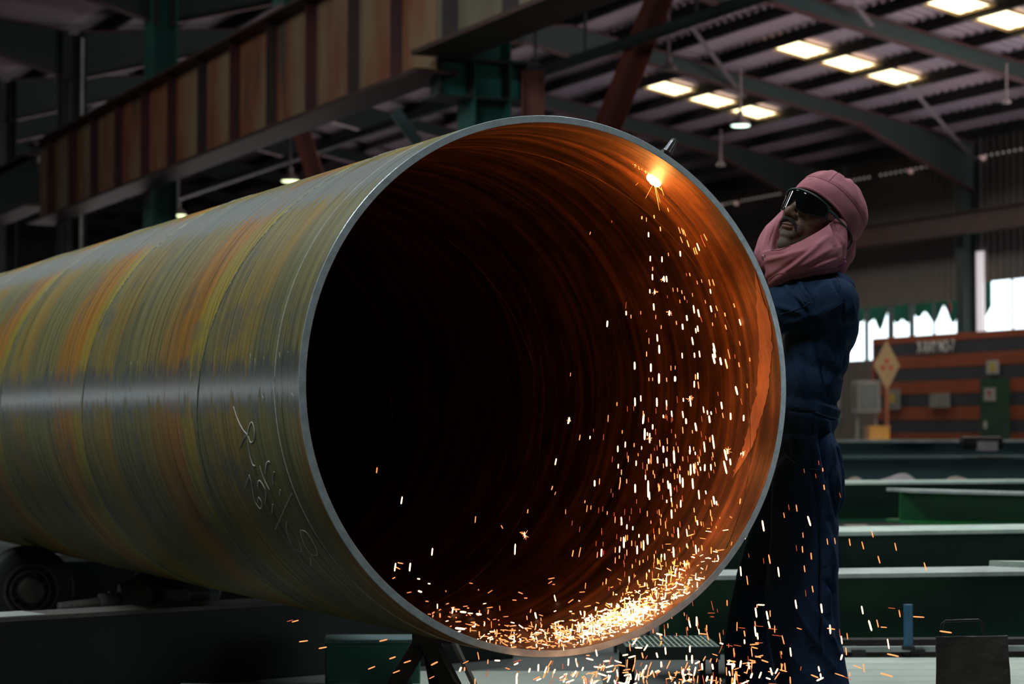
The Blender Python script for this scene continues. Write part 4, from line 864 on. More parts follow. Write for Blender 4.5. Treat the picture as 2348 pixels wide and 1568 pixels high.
# bursting sparks: fine rays from one grain
def burst(px, py, r, n, where='fall'):
    d0 = depth_fall(px, py)
    for k in range(n):
        a = R.uniform(0, 2 * PI); l = r * R.uniform(0.4, 1); spark(px + math.sin(a) * l * 0.5, py - math.cos(a) * l * 0.5, d0, PI - a, l, 1.1, 'm', where, single=False)
    spark(px, py, d0, 0.1, r * 0.9, 3.4, 'h', where, single=False)
for bx in ((1203, 1226, 14, 14), (1501, 670, 9, 9), (1535, 716, 10, 9), (1582, 914, 13, 10), (1668, 1035, 13, 10), (1490, 1006, 9, 9), (1306, 962, 8, 7), (1592, 1325, 14, 12), (1575, 1298, 16, 12), (1520, 640, 8, 6), (1704, 1040, 12, 8), (1740, 905, 7, 6)): burst(*bx)
# fine long rays leaving the cut
for (a, l) in ((0.30, 46), (0.18, 62), (-0.5, 40), (0.75, 26)):
    spark(1500 + math.sin(a) * l * .6, 418 + math.cos(a) * l * .6, depth_fall(1500, 430) - 0.0, a, l, 0.5, 'm' if a > 0 else 'd', 'fall', single=False)
# below the pipe mouth, outside
for _ in range(230):
    x = R.gauss(1470, 190); y = 1568 - abs(R.gauss(0, 42))
    if x < 1050 or x > 2000: continue
    if math.hypot((x - 1243) / 562, (y - 884) / 627) < 1.0: continue
    an = R.choice((R.uniform(-0.6, 0.3), R.uniform(-0.6, 0.3), R.uniform(1.2, 2.1))); w = R.uniform(1.8, 4.8)
    spark(x, y, R.uniform(5.5, 5.66), an, R.uniform(8, 22), w, 'h' if w > 3.8 else ('m' if w > 2.3 else 'd'), 'out', single=False)
for _ in range(60):
    x = R.uniform(1560, 1800); y = R.uniform(1380, 1568)
    if math.hypot((x - 1243) / 562, (y - 884) / 627) < 1.02: continue
    w = R.uniform(1.5, 4.4); spark(x, y, R.uniform(5.5, 5.66), R.choice((0.1, 0.1, 1.5)) + R.uniform(-.15, .15), R.uniform(8, 24), w, 'h' if w > 3.6 else ('m' if w > 2.3 else 'd'), 'out', single=False)
for kd, lst in stuff.items():
    base = [(v.co.copy()) for v in SM[kd].vertices]; faces = [tuple(p.vertices) for p in SM[kd].polygons]; V = []; Fc = []
    for (c, d, L_, r) in lst:
        q = d.to_track_quat('Z', 'Y').to_matrix(); n0 = len(V); st = c - d * L_ / 2
        for v in base: V.append(st + q @ Vector((v.x * r, v.y * r, v.z * L_)))
        Fc += [tuple(i + n0 for i in f) for f in faces]
    me = bpy.data.meshes.new('spark_shower'); me.from_pydata([tuple(v) for v in V], [], Fc); me.materials.append({'h': M['spark_hot'], 'm': M['spark_mid'], 'd': M['spark_dim']}[kd])
    o = bpy.data.objects.new('spark_shower', me); link(o); tag(o, {'h': 'dense heap of white hot sparks along the pipe floor', 'm': 'orange sparks thick along the pipe floor and below', 'd': 'faint dull red sparks in the shower'}[kd], 'sparks', 'spark shower', 'stuff')
uh, ah = cyl_hit(1450, 1400, RI, True)
point('spark_heap_glow', cyl_pt(uh, ah, RI - 0.07), 1.7, (1.0, 0.48, 0.16), 0.05)
uh, ah = cyl_hit(1560, 1330, RI, True)
point('spark_heap_glow', cyl_pt(uh, ah, RI - 0.06), 0.7, (1.0, 0.46, 0.14), 0.04)

# ------------------------------------------------------------------ roller bed, wheels, motor, stands
t = empty('roller_bed', (A(0, 1413, 7.6).x - 0.9, 7.6 - 0.72, 0), math.atan(0.8), 'dark green roller bed beam with grey top under the pipe at left', 'beam')
boxes('web', [((1.7, 0.1, 0.145), (3.5, 0.02, 0.26))], M['bed_green'], t)
boxes('upper_flange', [((1.70, 0.1, 0.284), (3.5, 0.2, 0.018))], M['bed_flange'], t, bevel=0.002)
boxes('face_plate', [((1.70, 0.005, 0.14), (3.5, 0.012, 0.27))], M['bed_green'], t)
boxes('lower_flange', [((1.70, 0.1, 0.008), (3.5, 0.2, 0.016))], M['bed_green'], t)
boxes('paint_patch', [((0.98, 0.098, 0.2945), (0.7, 0.19, 0.002))], M['dusty_grey'], t, label='pale painted end of the top flange')
# wheels
def wheel(u, v, z, r, lab):
    t = empty('rubber_roller', P(u, v, z), YAW, lab, 'roller', 'rubber rollers')
    Mx = Matrix.Rotation(PI / 2, 4, 'X')     # local z -> -y, towards the camera along -u
    b = BM(); add_lathe(b, [(r * .62, 0.07), (r * .93, 0.07), (r, 0.055), (r, -0.055), (r * .93, -0.07), (r * .62, -0.07), (r * .62, 0.07)], 64, Mx); obj('tyre', b, M['rubber'], t, smooth=True)
    b = BM(); add_lathe(b, [(0, 0.03), (r * .40, 0.035), (r * .42, 0.06), (r * .47, 0.06), (r * .49, 0.045), (r * .54, 0.05), (r * .57, 0.075), (r * .63, 0.075), (r * .63, -0.07), (0, -0.07)], 56, Mx); obj('rim', b, M['castiron'], t, smooth=30)
    b = BM(); add_lathe(b, [(r * .32, 0.03), (r * .31, 0.08), (r * .27, 0.10), (0, 0.105)], 40, Mx); obj('hub', b, M['castiron'], t, smooth=30)
    for k in range(6):
        a = k * PI / 3 + 0.4; b = BM(); add_tube(b, Mx @ Vector((r * .37 * math.cos(a), r * .37 * math.sin(a), 0.03)), Mx @ Vector((r * .37 * math.cos(a), r * .37 * math.sin(a), 0.055)), 0.011, n=6); obj('bolt', b, M['darkmetal'], t)
    b = BM(); add_tube(b, (0, 0, 0), (0, 0.3, 0), 0.03); obj('axle', b, M['darkmetal'], t)
    add = boxes('bracket', [((0, 0.16, -z / 2), (0.16, 0.03, z)), ((0, 0.14, -z + 0.012), (0.26, 0.2, 0.02))], M['darkmetal'], t)
wheel(9.80, 2.15, 0.228, 0.198, 'large black rubber tyred roller carrying the pipe at lower left')
wheel(9.80, 2 * VPX - 2.15, 0.228, 0.198, 'black rubber roller hidden beyond the pipe on its far side')
# gear motor behind the bed
c = A(345, 1352, 8.6)
t = empty('gear_motor', (c.x, c.y, c.z - 0.10), 0.35, 'dark finned gear motor behind the roller bed beam', 'motor')
b = BM(); add_tube(b, (-0.02, 0, 0.08), (0.22, 0, 0.08), 0.085, n=32); obj('housing', b, M['castiron'], t, smooth=True)
for k in range(11):
    a = -0.2 + k * PI / 10 * 1.1; b = BM(); add_box(b, (0.11, 0.09 * math.cos(a), 0.08 + 0.09 * math.sin(a)), (0.2, 0.03, 0.005), Quaternion((1, 0, 0), a)); obj('fin', b, M['castiron'], t)
b = BM(); add_tube(b, (-0.12, 0, 0.07), (-0.02, 0, 0.08), 0.055, 0.095, n=28); obj('bell_housing', b, M['castiron'], t, smooth=True)
b = BM(); add_tube(b, (-0.2, 0, 0.045), (-0.12, 0, 0.05), 0.045, n=20); add_tube(b, (-0.165, 0, 0.045), (-0.145, 0, 0.045), 0.055, n=20); obj('coupling', b, M['bed_flange'], t, smooth=True)
b = BM(); add_tube(b, (-0.36, 0, 0.03), (-0.2, 0, 0.045), 0.03, n=16); obj('shaft', b, M['castiron'], t, smooth=True)
boxes('terminal_box', [((0.08, -0.1, 0.07), (0.11, 0.06, 0.09))], M['castiron'], t, bevel=0.01)
boxes('foot', [((0.1, 0, -0.02), (0.22, 0.2, 0.03)), ((0.1, 0, -0.1), (0.1, 0.12, 0.15))], M['darkmetal'], t)
c = A(462, 1365, 9.0)
t = empty('valve', (c.x, c.y, c.z - 0.03), 0.3, 'small teal fitting in the gap under the pipe', 'valve')
b = BM(); add_tube(b, (-0.04, 0, 0), (-0.04, 0, 0.08), 0.022, n=14); add_tube(b, (-0.04, 0, 0.04), (0.07, 0, 0.045), 0.012, n=12); obj('body', b, M['tealsteel'], t, smooth=True)
b = BM(); add_tube(b, (-0.04, 0, -0.25), (-0.04, 0, 0.0), 0.012, n=8); obj('pipe', b, M['tealsteel'], t)
ibeam('steel_beam', (A(20, 1290, 11).x, 11.0), 0.3, -0.9, 2.6, A(100, 1282, 11).z, 0.285, 0.3, M['bed_green'], M['dusty_grey'], 'dim beam with pale top seen between roller and pipe')
# pipe stand under the mouth
pb = P(5.95, VPX, 0)
t = empty('pipe_stand', (pb.x, pb.y, 0), 0, 'dark folding pipe stand below the pipe mouth', 'stand')
def leg(name, a, b_, w, m, th=0.02):
    bm = BM(); a, b_ = Vector(a), Vector(b_); q = (b_ - a).to_track_quat('Z', 'Y'); add_box(bm, (a + b_) / 2, (w, th, (b_ - a).length), q); return obj(name, bm, m, t)
leg('leg', (-0.01, 0, 0.34), (0.17, -0.06, 0.0), 0.045, M['plate'], 0.045)
leg('leg', (-0.01, 0.02, 0.34), (-0.22, 0.02, 0.0), 0.05, M['plate'], 0.05)
leg('leg', (0.0, 0.06, 0.34), (0.05, 0.3, 0.0), 0.05, M['plate'], 0.05)
leg('brace', (0.06, 0.05, 0.34), (0.205, 0.03, 0.04), 0.045, M['dusty_grey'], 0.01)
boxes('head', [((0.02, 0.03, 0.335), (0.14, 0.12, 0.03))], M['plate'], t)
c0 = A(745, 1463, 7.9)
t = empty('green_case', (c0.x + 0.17, 7.98, 0), 0.05, 'teal green steel case standing below the pipe left of the stand', 'case')
boxes('body', [((0, 0, 0.095), (0.345, 0.2, 0.165))], M['column'], t, bevel=0.006)
boxes('lid', [((0, 0, 0.183), (0.352, 0.21, 0.012))], M['tealsteel'], t)
for s in (-1, 1): boxes('foot', [((s * 0.12, 0, 0.006), (0.03, 0.2, 0.012))], M['darkmetal'], t)
# rack behind, with bars
t = empty('low_rack', (A(960, 1520, 9.2).x, 9.2, 0), 0.1, 'low dark green bar rack on the floor behind the pipe mouth', 'rack')
for z in (0.10, 0.17): boxes('rail', [((0.55, 0, z - 0.04), (1.25, 0.03, 0.02))], M['greensteel'], t)
for k in range(9): boxes('bar', [((0.0 + k * 0.14, 0, 0.075), (0.012, 0.03, 0.15))], M['darkmetal'], t)
# grated step
ga, gb = A(1440, 1492, 6.75), A(1648, 1492, 6.75)
t = empty('grated_step', (ga.x, 6.75, 0), 0.03, 'green grated steel step behind the lower right of the pipe rim', 'step')
zt = ga.z + 0.012; Wg = gb.x - ga.x
boxes('frame', [((Wg / 2, 0, zt - 0.02), (Wg, 0.012, 0.04)), ((Wg / 2, 0.36, zt - 0.02), (Wg, 0.012, 0.04)), ((0, 0.18, zt - 0.02), (0.012, 0.36, 0.04)), ((Wg, 0.18, zt - 0.02), (0.012, 0.36, 0.04))], M['tealsteel'], t)
for k in range(16): boxes('grate_bar', [((0.015 + k * (Wg - 0.03) / 15, 0.18, zt - 0.01), (0.005, 0.35, 0.02))], M['dusty'], t)
for k in range(5): boxes('cross_bar', [((Wg / 2, 0.04 + 0.07 * k, zt - 0.004), (Wg, 0.005, 0.006))], M['dusty'], t)
for x in (0.01, Wg - 0.01):
    for y in (0.01, 0.35): boxes('leg', [((x, y, zt / 2 - 0.02), (0.02, 0.02, zt - 0.04))], M['darkmetal'], t)
boxes('lower_rail', [((Wg / 2, 0, 0.12), (Wg, 0.02, 0.02))], M['greensteel'], t)

# ================================================================== WORKER
YM = 6.30
PXM = YM / FPX
_b = BM(); bmesh.ops.create_icosphere(_b, subdivisions=3, radius=1); _b.verts.ensure_lookup_table()
BALL_V = np.array([tuple(v.co) for v in _b.verts]); BALL_F = np.array([[v.index for v in f.verts] for f in _b.faces]); _b.free()
def blob(name, prims, m, parent=None, voxel=0.008, smooth_it=6, disp=None, world=True, sf=0.6):
    """prims: ('s', (px,py,Y), (rx,ry,rz) metres, rotation) | ('c', [(px,py,Y,r_px)...]) ; fused into one continuous skin"""
    VV, FF = [], []
    def ball(c, r, rot=None):
        r = (r, r, r) if not hasattr(r, '__len__') else r; T = BALL_V * np.array(r)
        if rot is not None: T = T @ np.array(rot.to_3x3()).T
        FF.append(BALL_F + sum(len(x) for x in VV[-1:]) * 0 + len(VV) * len(BALL_V)); VV.append(T + np.array(c))
    for p in prims:
        if p[0] == 's':
            ball(p[1] if isinstance(p[1], Vector) else A(*p[1]), p[2], p[3] if len(p) > 3 else None)
        else:
            pts = [(q[0], q[1]) if isinstance(q[0], Vector) else (A(q[0], q[1], q[2]), q[3] * PXM) for q in p[1]]
            for (a, ra), (c, rc) in zip(pts, pts[1:]):
                n = max(2, int((c - a).length / (0.35 * min(ra, rc))) + 1)
                for i in range(n + 1):
                    t_ = i / n; ball(a.lerp(c, t_), ra + (rc - ra) * t_)
    me = bpy.data.meshes.new(name); me.from_pydata(np.concatenate(VV).tolist(), [], np.concatenate(FF).tolist()); o = bpy.data.objects.new(name, me); COL.objects.link(o)
    rm = o.modifiers.new('r', 'REMESH'); rm.mode = 'VOXEL'; rm.voxel_size = voxel; rm.use_smooth_shade = True
    sm = o.modifiers.new('s', 'SMOOTH'); sm.iterations = smooth_it; sm.factor = sf
    bpy.context.view_layer.update()
    me2 = bpy.data.meshes.new_from_object(o.evaluated_get(bpy.context.evaluated_depsgraph_get())); me2.name = name
    o.modifiers.clear(); o.data = me2
    if disp:
        n = len(me2.vertices); co = np.empty(n * 3); me2.vertices.foreach_get('co', co); co = co.reshape(-1, 3)
        no = np.empty(n * 3); me2.vertices.foreach_get('normal', no); no = no.reshape(-1, 3)
        co = co + no * disp(co, no)[:, None]; me2.vertices.foreach_set('co', co.ravel()); me2.update()
    me2.materials.clear(); me2.materials.append(m); me2.polygons.foreach_set('use_smooth', [True] * len(me2.polygons))
    if parent is not None:
        o.parent = parent; bpy.context.view_layer.update(); o.matrix_parent_inverse = parent.matrix_world.inverted()
    return o
def project(co):
    c = co - np.array([0, 0, ZC]); cp, sp_ = math.cos(PITCH), math.sin(PITCH)
    f = c[:, 1] * cp + c[:, 2] * sp_; up = -c[:, 1] * sp_ + c[:, 2] * cp
    return 1174 + FPX * c[:, 0] / f, 784 - FPX * up / f
def folds(lines, namp=0.002, nfreq=14, stretch=(1, 1, 0.5), gain=1.0):
    """cloth folds: ridges (positive mm) and grooves (negative mm) along lines on the side the garment shows"""
    def f(co, no):
        X, Y = project(co); h = np.zeros(len(co)); w8 = np.clip(-no[:, 1] * 2.5 + 0.35, 0, 1)
        for (x0, y0, x1, y1, amp, wd) in lines:
            dx, dy = x1 - x0, y1 - y0; L2 = dx * dx + dy * dy; t_ = np.clip(((X - x0) * dx + (Y - y0) * dy) / L2, 0, 1)
            bow = 0.0; d2 = (X - x0 - t_ * dx) ** 2 + (Y - y0 - t_ * dy) ** 2
            h += gain * amp * 0.001 * np.exp(-d2 / (wd * wd)) * w8 * (0.35 + 0.65 * np.sin(np.clip(t_, 0.02, 0.98) * PI))
        nz = np.array([noise.noise(Vector((c[0] * nfreq * stretch[0], c[1] * nfreq * stretch[1], c[2] * nfreq * stretch[2]))) for c in co])
        return h + namp * nz
    return f

def cloth_mat(name, c1, c2, weave=900, rough=0.85, sc=7, bstr=0.25, crease=26):
    m = mat(name, c1, c2, rough, scale=sc, detail=6, lo=0.3, hi=0.7, spec=0.15); nt = m.node_tree; N = nt.nodes; L = nt.links
    tc = N.new('ShaderNodeTexCoord'); n1 = N.new('ShaderNodeTexNoise'); n1.inputs['Scale'].default_value = crease; n1.inputs['Detail'].default_value = 5; n1.inputs['Distortion'].default_value = 1.2
    mp = N.new('ShaderNodeMapping'); mp.inputs['Scale'].default_value = (1, 1, 0.45); mp.inputs['Rotation'].default_value = (0, 0.5, 0)
    L.new(tc.outputs['Object'], mp.inputs[0]); L.new(mp.outputs[0], n1.inputs[0])
    bp = N.new('ShaderNodeBump'); bp.inputs['Strength'].default_value = bstr; bp.inputs['Distance'].default_value = 0.006; L.new(n1.outputs[0], bp.inputs['Height'])
    n2 = N.new('ShaderNodeTexNoise'); n2.inputs['Scale'].default_value = weave; L.new(tc.outputs['Object'], n2.inputs[0])
    b2 = N.new('ShaderNodeBump'); b2.inputs['Strength'].default_value = 0.25; b2.inputs['Distance'].default_value = 0.0008; L.new(n2.outputs[0], b2.inputs['Height']); L.new(bp.outputs[0], b2.inputs['Normal'])
    L.new(b2.outputs[0], N['Principled BSDF'].inputs['Normal']); return m
M['navy'] = cloth_mat('navy_cotton', (0.020, 0.050, 0.112), (0.012, 0.030, 0.070), sc=5, bstr=0.9)
M['navy_seam'] = mat('navy_stitching', (0.008, 0.02, 0.055), rough=0.8)
M['navy_edge'] = mat('navy_edge', (0.05, 0.11, 0.22), rough=0.8)
M['pink'] = cloth_mat('faded_pink_cotton', (0.54, 0.215, 0.255), (0.43, 0.155, 0.19), sc=6, bstr=0.2)
M['pink_seam'] = mat('pink_stitching', (0.22, 0.07, 0.09), rough=0.8)
M['violet'] = mat('violet_binding', (0.5, 0.10, 0.42), rough=0.6)
M['skin'] = mat('skin', (0.21, 0.115, 0.08), (0.16, 0.085, 0.058), 0.48, scale=18, bump=0.25, bscale=220, lo=0.35, hi=0.65)
M['lip'] = mat('lip', (0.17, 0.07, 0.055), rough=0.45)
M['beard'] = mat('moustache_hair', (0.012, 0.010, 0.009), (0.04, 0.035, 0.03), 0.8, scale=200, bump=0.8, bscale=400)
M['lens'] = mat('smoked_lens', (0.004, 0.005, 0.005), rough=0.04, spec=0.8)
M['frame'] = mat('teal_frame', (0.035, 0.075, 0.08), rough=0.3)
M['hair'] = mat('stubbled_skin', (0.075, 0.052, 0.042), (0.15, 0.095, 0.07), 0.7, scale=420, bump=0.12, bscale=500)

# head frame
HC = A(1871, 512, YM)
fw = Vector((-0.669, -0.743, 0.48)).normalized()
up = Vector((0.52, 0.17, 1)); up = (up - fw * up.dot(fw)).normalized(); lf = up.cross(fw)     # his left, towards the camera
HM = Matrix.Translation(HC) @ Matrix((fw, lf, up)).transposed().to_4x4() @ Matrix.Diagonal((1.07, 1.07, 1.07, 1))
HR = Matrix((fw, lf, up)).transposed().to_4x4()
def H(x, y, z): return HM @ Vector((x, y, z))
def hs(x, y, z, r): return ('s', H(x, y, z), tuple(q * 1.07 for q in r), HR)
def hc(*pts): return ('c', [(H(*p[:3]), p[3] * 1.07) for p in pts])

# hands hold the torch beside the pipe
torch_top = cyl_pt(uc, ac, RO + 0.125)
hand_c = A(1606, 462, 6.30)
wrist = A(1632, 515, 6.32); hand2 = A(1622, 500, 6.46); wrist2 = A(1650, 548, 6.50)
body_prims = [hs(-.012, 0, .03, (.098, .078, .10)), hs(.022, 0, -.02, (.078, .064, .085)), hs(.035, 0, -.075, (.05, .052, .042)),
 hs(.070, 0, -.108, (.023, .027, .021)), hs(.056, .037, -.018, (.030, .026, .028)), hs(.056, -.037, -.018, (.030, .026, .028)),
 hs(.080, 0, .030, (.016, .047, .014)), hs(.050, 0, .065, (.048, .060, .045)),
 hc((.092, 0, .022, .009), (.112, 0, -.020, .011), (.119, 0, -.030, .0125)), hs(.106, .013, -.034, (.011, .008, .0085)), hs(.106, -.013, -.034, (.011, .008, .0085)),
 hs(.088, 0, -.055, (.016, .030, .016)), hs(.082, 0, -.085, (.016, .024, .012)), hs(.075, .024, -.06, (.02, .015, .025)), hs(.075, -.024, -.06, (.02, .015, .025)),
 hs(-.008, .078, -.005, (.018, .007, .03)), hs(-.008, -.078, -.005, (.018, .007, .03)),
 hc((-.02, 0, -.06, .052), (-.05, 0, -.15, .055), (-.06, -.01, -.2, .06)),
 ('s', (1880, 745, 6.32), (.065, .12, .16)), ('s', (1850, 920, 6.32), (.052, .10, .16)), ('s', (1848, 1070, 6.32), (.06, .12, .12)),
 ('c', [(1908, 690, 6.18, 36), (1728, 715, 6.30, 27), (1632, 515, 6.32, 22), (1612, 472, 6.31, 26)]),
 ('c', [(1885, 690, 6.46, 36), (1758, 735, 6.60, 27), (1650, 548, 6.50, 22), (1628, 506, 6.46, 26)]),
 ('c', [(1855, 1090, 6.22, 62), (1838, 1370, 6.20, 46), (1872, 1650, 6.22, 30), (1872, 1700, 6.24, 28)]),
 ('c', [(1845, 1090, 6.42, 62), (1745, 1360, 6.44, 46), (1725, 1600, 6.50, 30), (1725, 1660, 6.52, 28)])]
def finger_set(base, gdir, side, outd):
    """five fingers closing round a handle: gdir = along the handle, outd = away from the palm"""
    pr = []
    for k, ln in enumerate((0.9, 1.0, 0.96, 0.8)):
        b0 = base + gdir * (0.028 - 0.019 * k)
        a = b0 + outd * 0.025 + side * 0.02; c_ = b0 + outd * 0.05 * ln + side * 0.005; d_ = b0 + outd * 0.045 * ln - side * 0.028; e_ = b0 + outd * 0.02 - side * 0.036
        pr.append(('c', [(b0 + side * 0.012, .011), (a, .0095), (c_, .009), (d_, .0085), (e_, .008)]))
    th0 = base + gdir * 0.03 + side * 0.012; pr.append(('c', [(th0, .013), (th0 + gdir * 0.03 - side * 0.01, .011), (th0 + gdir * 0.042 - side * 0.032 + outd * 0.02, .009)]))
    return pr
gd = (torch_top - hand_c).normalized(); od = Vector((-0.2, -0.9, 0.3)); od = (od - gd * od.dot(gd)).normalized(); sd = gd.cross(od)
body_prims += finger_set(A(1612, 472, 6.31), gd, sd, od) + finger_set(A(1628, 506, 6.46), gd, sd, od)
worker = blob('person', body_prims, M['skin'], None, voxel=0.0042, smooth_it=4, sf=0.5)
tag(worker, 'person in pink hood, dark glasses and navy coverall leaning beside the pipe', 'person')
# face details
b = BM(); 
for y_, z_, r_ in ((0, -.0590, (.0085, .023, .0048)), (0, -.0672, (.0090, .020, .0055))): add_ball(b, H(.0975 - (0.002 if z_ < -.06 else 0), y_, z_), r_, HR)
obj('lips', b, M['lip'], worker, smooth=True, world=True, label='closed brown lips')
b = BM()
add_path(b, [H(.088, .030, -.072), H(.098, .024, -.056), H(.106, .012, -.0475), H(.108, 0, -.045), H(.106, -.012, -.0475), H(.098, -.024, -.056), H(.088, -.030, -.072)], [.003, .0055, .0072, .0065, .0072, .0055, .003], 10)
obj('moustache', b, M['beard'], worker, smooth=True, world=True, label='short black moustache')
worker.data.materials.append(M['hair']); HI = HM.inverted()
for p in worker.data.polygons:
    c = HI @ p.center
    if c.x > 0.03 and -0.135 < c.z < -0.072 + 0.012 * noise.noise(c * 60) + 0.25 * max(0, abs(c.y) - 0.028) and c.x < 0.13 and abs(c.y) < 0.07: p.material_index = 1
for s in (-1, 1):
    b = BM(); add_path(b, [H(.094, s * .012, .034), H(.092, s * .03, .039), H(.078, s * .05, .034)], [.003, .004, .0025], 8); obj('eyebrow', b, M['beard'], worker, smooth=True, world=True)

# coverall
cover_prims = [
 ('s', (1884, 735, 6.32), (.108, .19, .145)), ('s', (1897, 662, 6.31), (.082, .15, .055)),
 ('s', (1914, 688, 6.155), (.060, .062, .060)), ('s', (1890, 684, 6.475), (.062, .062, .06)),
 ('s', (1872, 800, 6.32), (.098, .175, .13)), ('s', (1856, 880, 6.32), (.092, .165, .12)), ('s', (1848, 950, 6.32), (.094, .165, .09)),
 ('s', (1850, 1060, 6.32), (.094, .18, .13)), ('s', (1872, 1095, 6.25), (.076, .09, .115)), ('s', (1872, 1095, 6.40), (.072, .09, .115)),
 ('c', [(1912, 694, 6.155, 57), (1860, 702, 6.17, 57), (1790, 708, 6.24, 55), (1728, 715, 6.30, 48), (1690, 640, 6.31, 42), (1642, 535, 6.32, 36)]),
 ('c', [(1890, 690, 6.48, 54), (1758, 735, 6.60, 46), (1655, 560, 6.50, 34)]),
 ('c', [(1850, 1110, 6.22, 80), (1845, 1230, 6.21, 76), (1838, 1360, 6.20, 84), (1850, 1480, 6.20, 80), (1866, 1580, 6.2, 82), (1872, 1672, 6.22, 66)]),
 ('c', [(1830, 1110, 6.42, 78), (1755, 1330, 6.44, 70), (1722, 1480, 6.48, 66), (1722, 1640, 6.5, 56)])]
F = [ # x0,y0,x1,y1, amp mm, width px
 (1800, 655, 1868, 720, 5, 6), (1835, 650, 1880, 725, 5, 6), (1860, 662, 1900, 760, 4, 7), (1775, 700, 1860, 722, 3, 6), (1785, 760, 1875, 735, -4, 6), (1800, 745, 1925, 700, 3, 8), (1815, 668, 1870, 745, -5, 5), (1850, 655, 1892, 740, -4, 5),
 (1905, 640, 1938, 690, -3, 4), (1938, 690, 1932, 740, -3.5, 3), (1945, 660, 1960, 760, 3, 8), (1935, 760, 1905, 880, 5, 9), (1890, 780, 1925, 870, 5, 8), (1870, 800, 1905, 920, -4, 7), (1855, 780, 1890, 900, 4, 8), (1895, 900, 1925, 930, -4, 6), (1820, 800, 1850, 920, 3, 9), (1840, 820, 1865, 930, -3, 6), (1950, 790, 1925, 860, -6, 8),
 (1865, 925, 1930, 945, 3, 5), (1865, 950, 1925, 962, -5, 3.5), (1805, 940, 1862, 945, -4, 3.5),
 (1895, 960, 1900, 1080, 5, 8), (1880, 970, 1895, 1120, -5, 6), (1900, 1010, 1925, 1140, 4, 7), (1842, 950, 1845, 1060, 4, 7), (1815, 990, 1830, 1070, 3, 8), (1905, 1080, 1925, 1200, -5, 6), (1870, 1000, 1900, 1180, 4, 7), (1860, 1060, 1880, 1200, -3, 6),
 (1820, 1060, 1880, 1085, -4, 3.5), (1880, 1090, 1882, 1560, -2.5, 3), (1885, 1180, 1915, 1300, 4, 9), (1860, 1150, 1875, 1300, 3, 9), (1780, 1150, 1850, 1240, 3, 10), (1895, 1240, 1900, 1400, 4, 9), (1905, 1300, 1925, 1480, -4, 8),
 (1775, 1300, 1800, 1480, 4, 12), (1800, 1330, 1860, 1480, 5, 10), (1830, 1400, 1905, 1530, 5, 9), (1810, 1370, 1880, 1530, -5, 8), (1780, 1420, 1850, 1560, 4, 10), (1860, 1380, 1925, 1500, 4, 8), (1890, 1330, 1915, 1360, -5, 6), (1745, 1300, 1790, 1560, -4, 10), (1700, 1350, 1720, 1560, 4, 10)]
cov = blob('coverall', cover_prims, M['navy'], worker, voxel=0.0052, smooth_it=18, disp=folds(F, 0.0045, 12, gain=3.3))
cov['label'] = 'navy blue cotton coverall'
def bvh_of(o):
    me = o.data; vs = [o.matrix_world @ v.co for v in me.vertices]; return BVHTree.FromPolygons(vs, [tuple(p.vertices) for p in me.polygons])
bpy.context.view_layer.update()
bv = bvh_of(cov); cam_o = Vector((0, 0, ZC))
def on_surf(bvh, px, py, off=0.0):
    r = ray(px, py).normalized(); hit = bvh.ray_cast(cam_o, r, 12)
    if hit[0] is None: return None
    return hit[0] + hit[1] * off if hit[1].dot(r) < 0 else hit[0] - r * off
def seam(name, pts, bvh, m, parent, w=0.0016, off=0.0005, dense=8):
    out = []
    for i in range(len(pts) - 1):
        p0, p1, p2, p3 = pts[max(i - 1, 0)], pts[i], pts[i + 1], pts[min(i + 2, len(pts) - 1)]
        for s in range(dense):
            t_ = s / dense; q = [0.5 * (2 * p1[j] + (p2[j] - p0[j]) * t_ + (2 * p0[j] - 5 * p1[j] + 4 * p2[j] - p3[j]) * t_ * t_ + (3 * p1[j] - p0[j] - 3 * p2[j] + p3[j]) * t_ ** 3) for j in (0, 1)]
            h = on_surf(bvh, q[0], q[1], off)
            if h is not None and (not out or (h - out[-1]).length < 0.08): out.append(h)
    if len(out) < 3: return None
    b = BM(); add_path(b, out, w, 6); return obj(name, b, m, parent, smooth=True, world=True)
cs = lambda L_: [(1650 + x / 3.136, 350 + y / 3.136) for x, y in L_]
c5 = lambda L_: [(1720 + x / 3.136, 800 + y / 3.136) for x, y in L_]
seam('sleeve_seam', cs([(790, 850), (850, 910), (885, 990), (900, 1080), (890, 1160), (880, 1200)]), bv, M['navy_seam'], cov)
seam('sleeve_seam', cs([(890, 1075), (800, 1130), (700, 1180), (560, 1230), (470, 1255)]), bv, M['navy_seam'], cov, w=0.001)
seam('patch_edge', cs([(430, 900), (500, 940), (560, 1000), (600, 1070), (645, 1085), (560, 1125), (430, 1165)]), bv, M['navy_seam'], cov, w=0.002)
seam('waist_seam', c5([(470, 455), (520, 470), (570, 488), (632, 500)]), bv, M['navy_edge'], cov, w=0.002)
seam('waist_seam', c5([(290, 435), (380, 436), (460, 440)]), bv, M['navy_seam'], cov)
seam('side_seam', c5([(455, 430), (458, 560), (450, 700), (460, 860)]), bv, M['navy_seam'], cov)
seam('pocket_edge', c5([(232, 715), (270, 775), (340, 830), (420, 860), (508, 868)]), bv, M['navy_edge'], cov, w=0.0018)
seam('pocket_edge', c5([(345, 870), (400, 920), (460, 938), (498, 935)]), bv, M['navy_seam'], cov)
seam('side_seam', c5([(505, 870), (500, 1000), (498, 1150), (500, 1300), (505, 1568)]), bv, M['navy_seam'], cov)
seam('pocket_edge', c5([(380, 1036), (440, 1035), (495, 1032)]), bv, M['navy_seam'], cov)
seam('pocket_edge', c5([(585, 675), (605, 740), (622, 900), (608, 1050), (620, 1130), (636, 1170)]), bv, M['navy_seam'], cov, w=0.0022)
seam('pocket_edge', c5([(110, 1195), (180, 1225), (300, 1240), (500, 1245)]), bv, M['navy_seam'], cov)
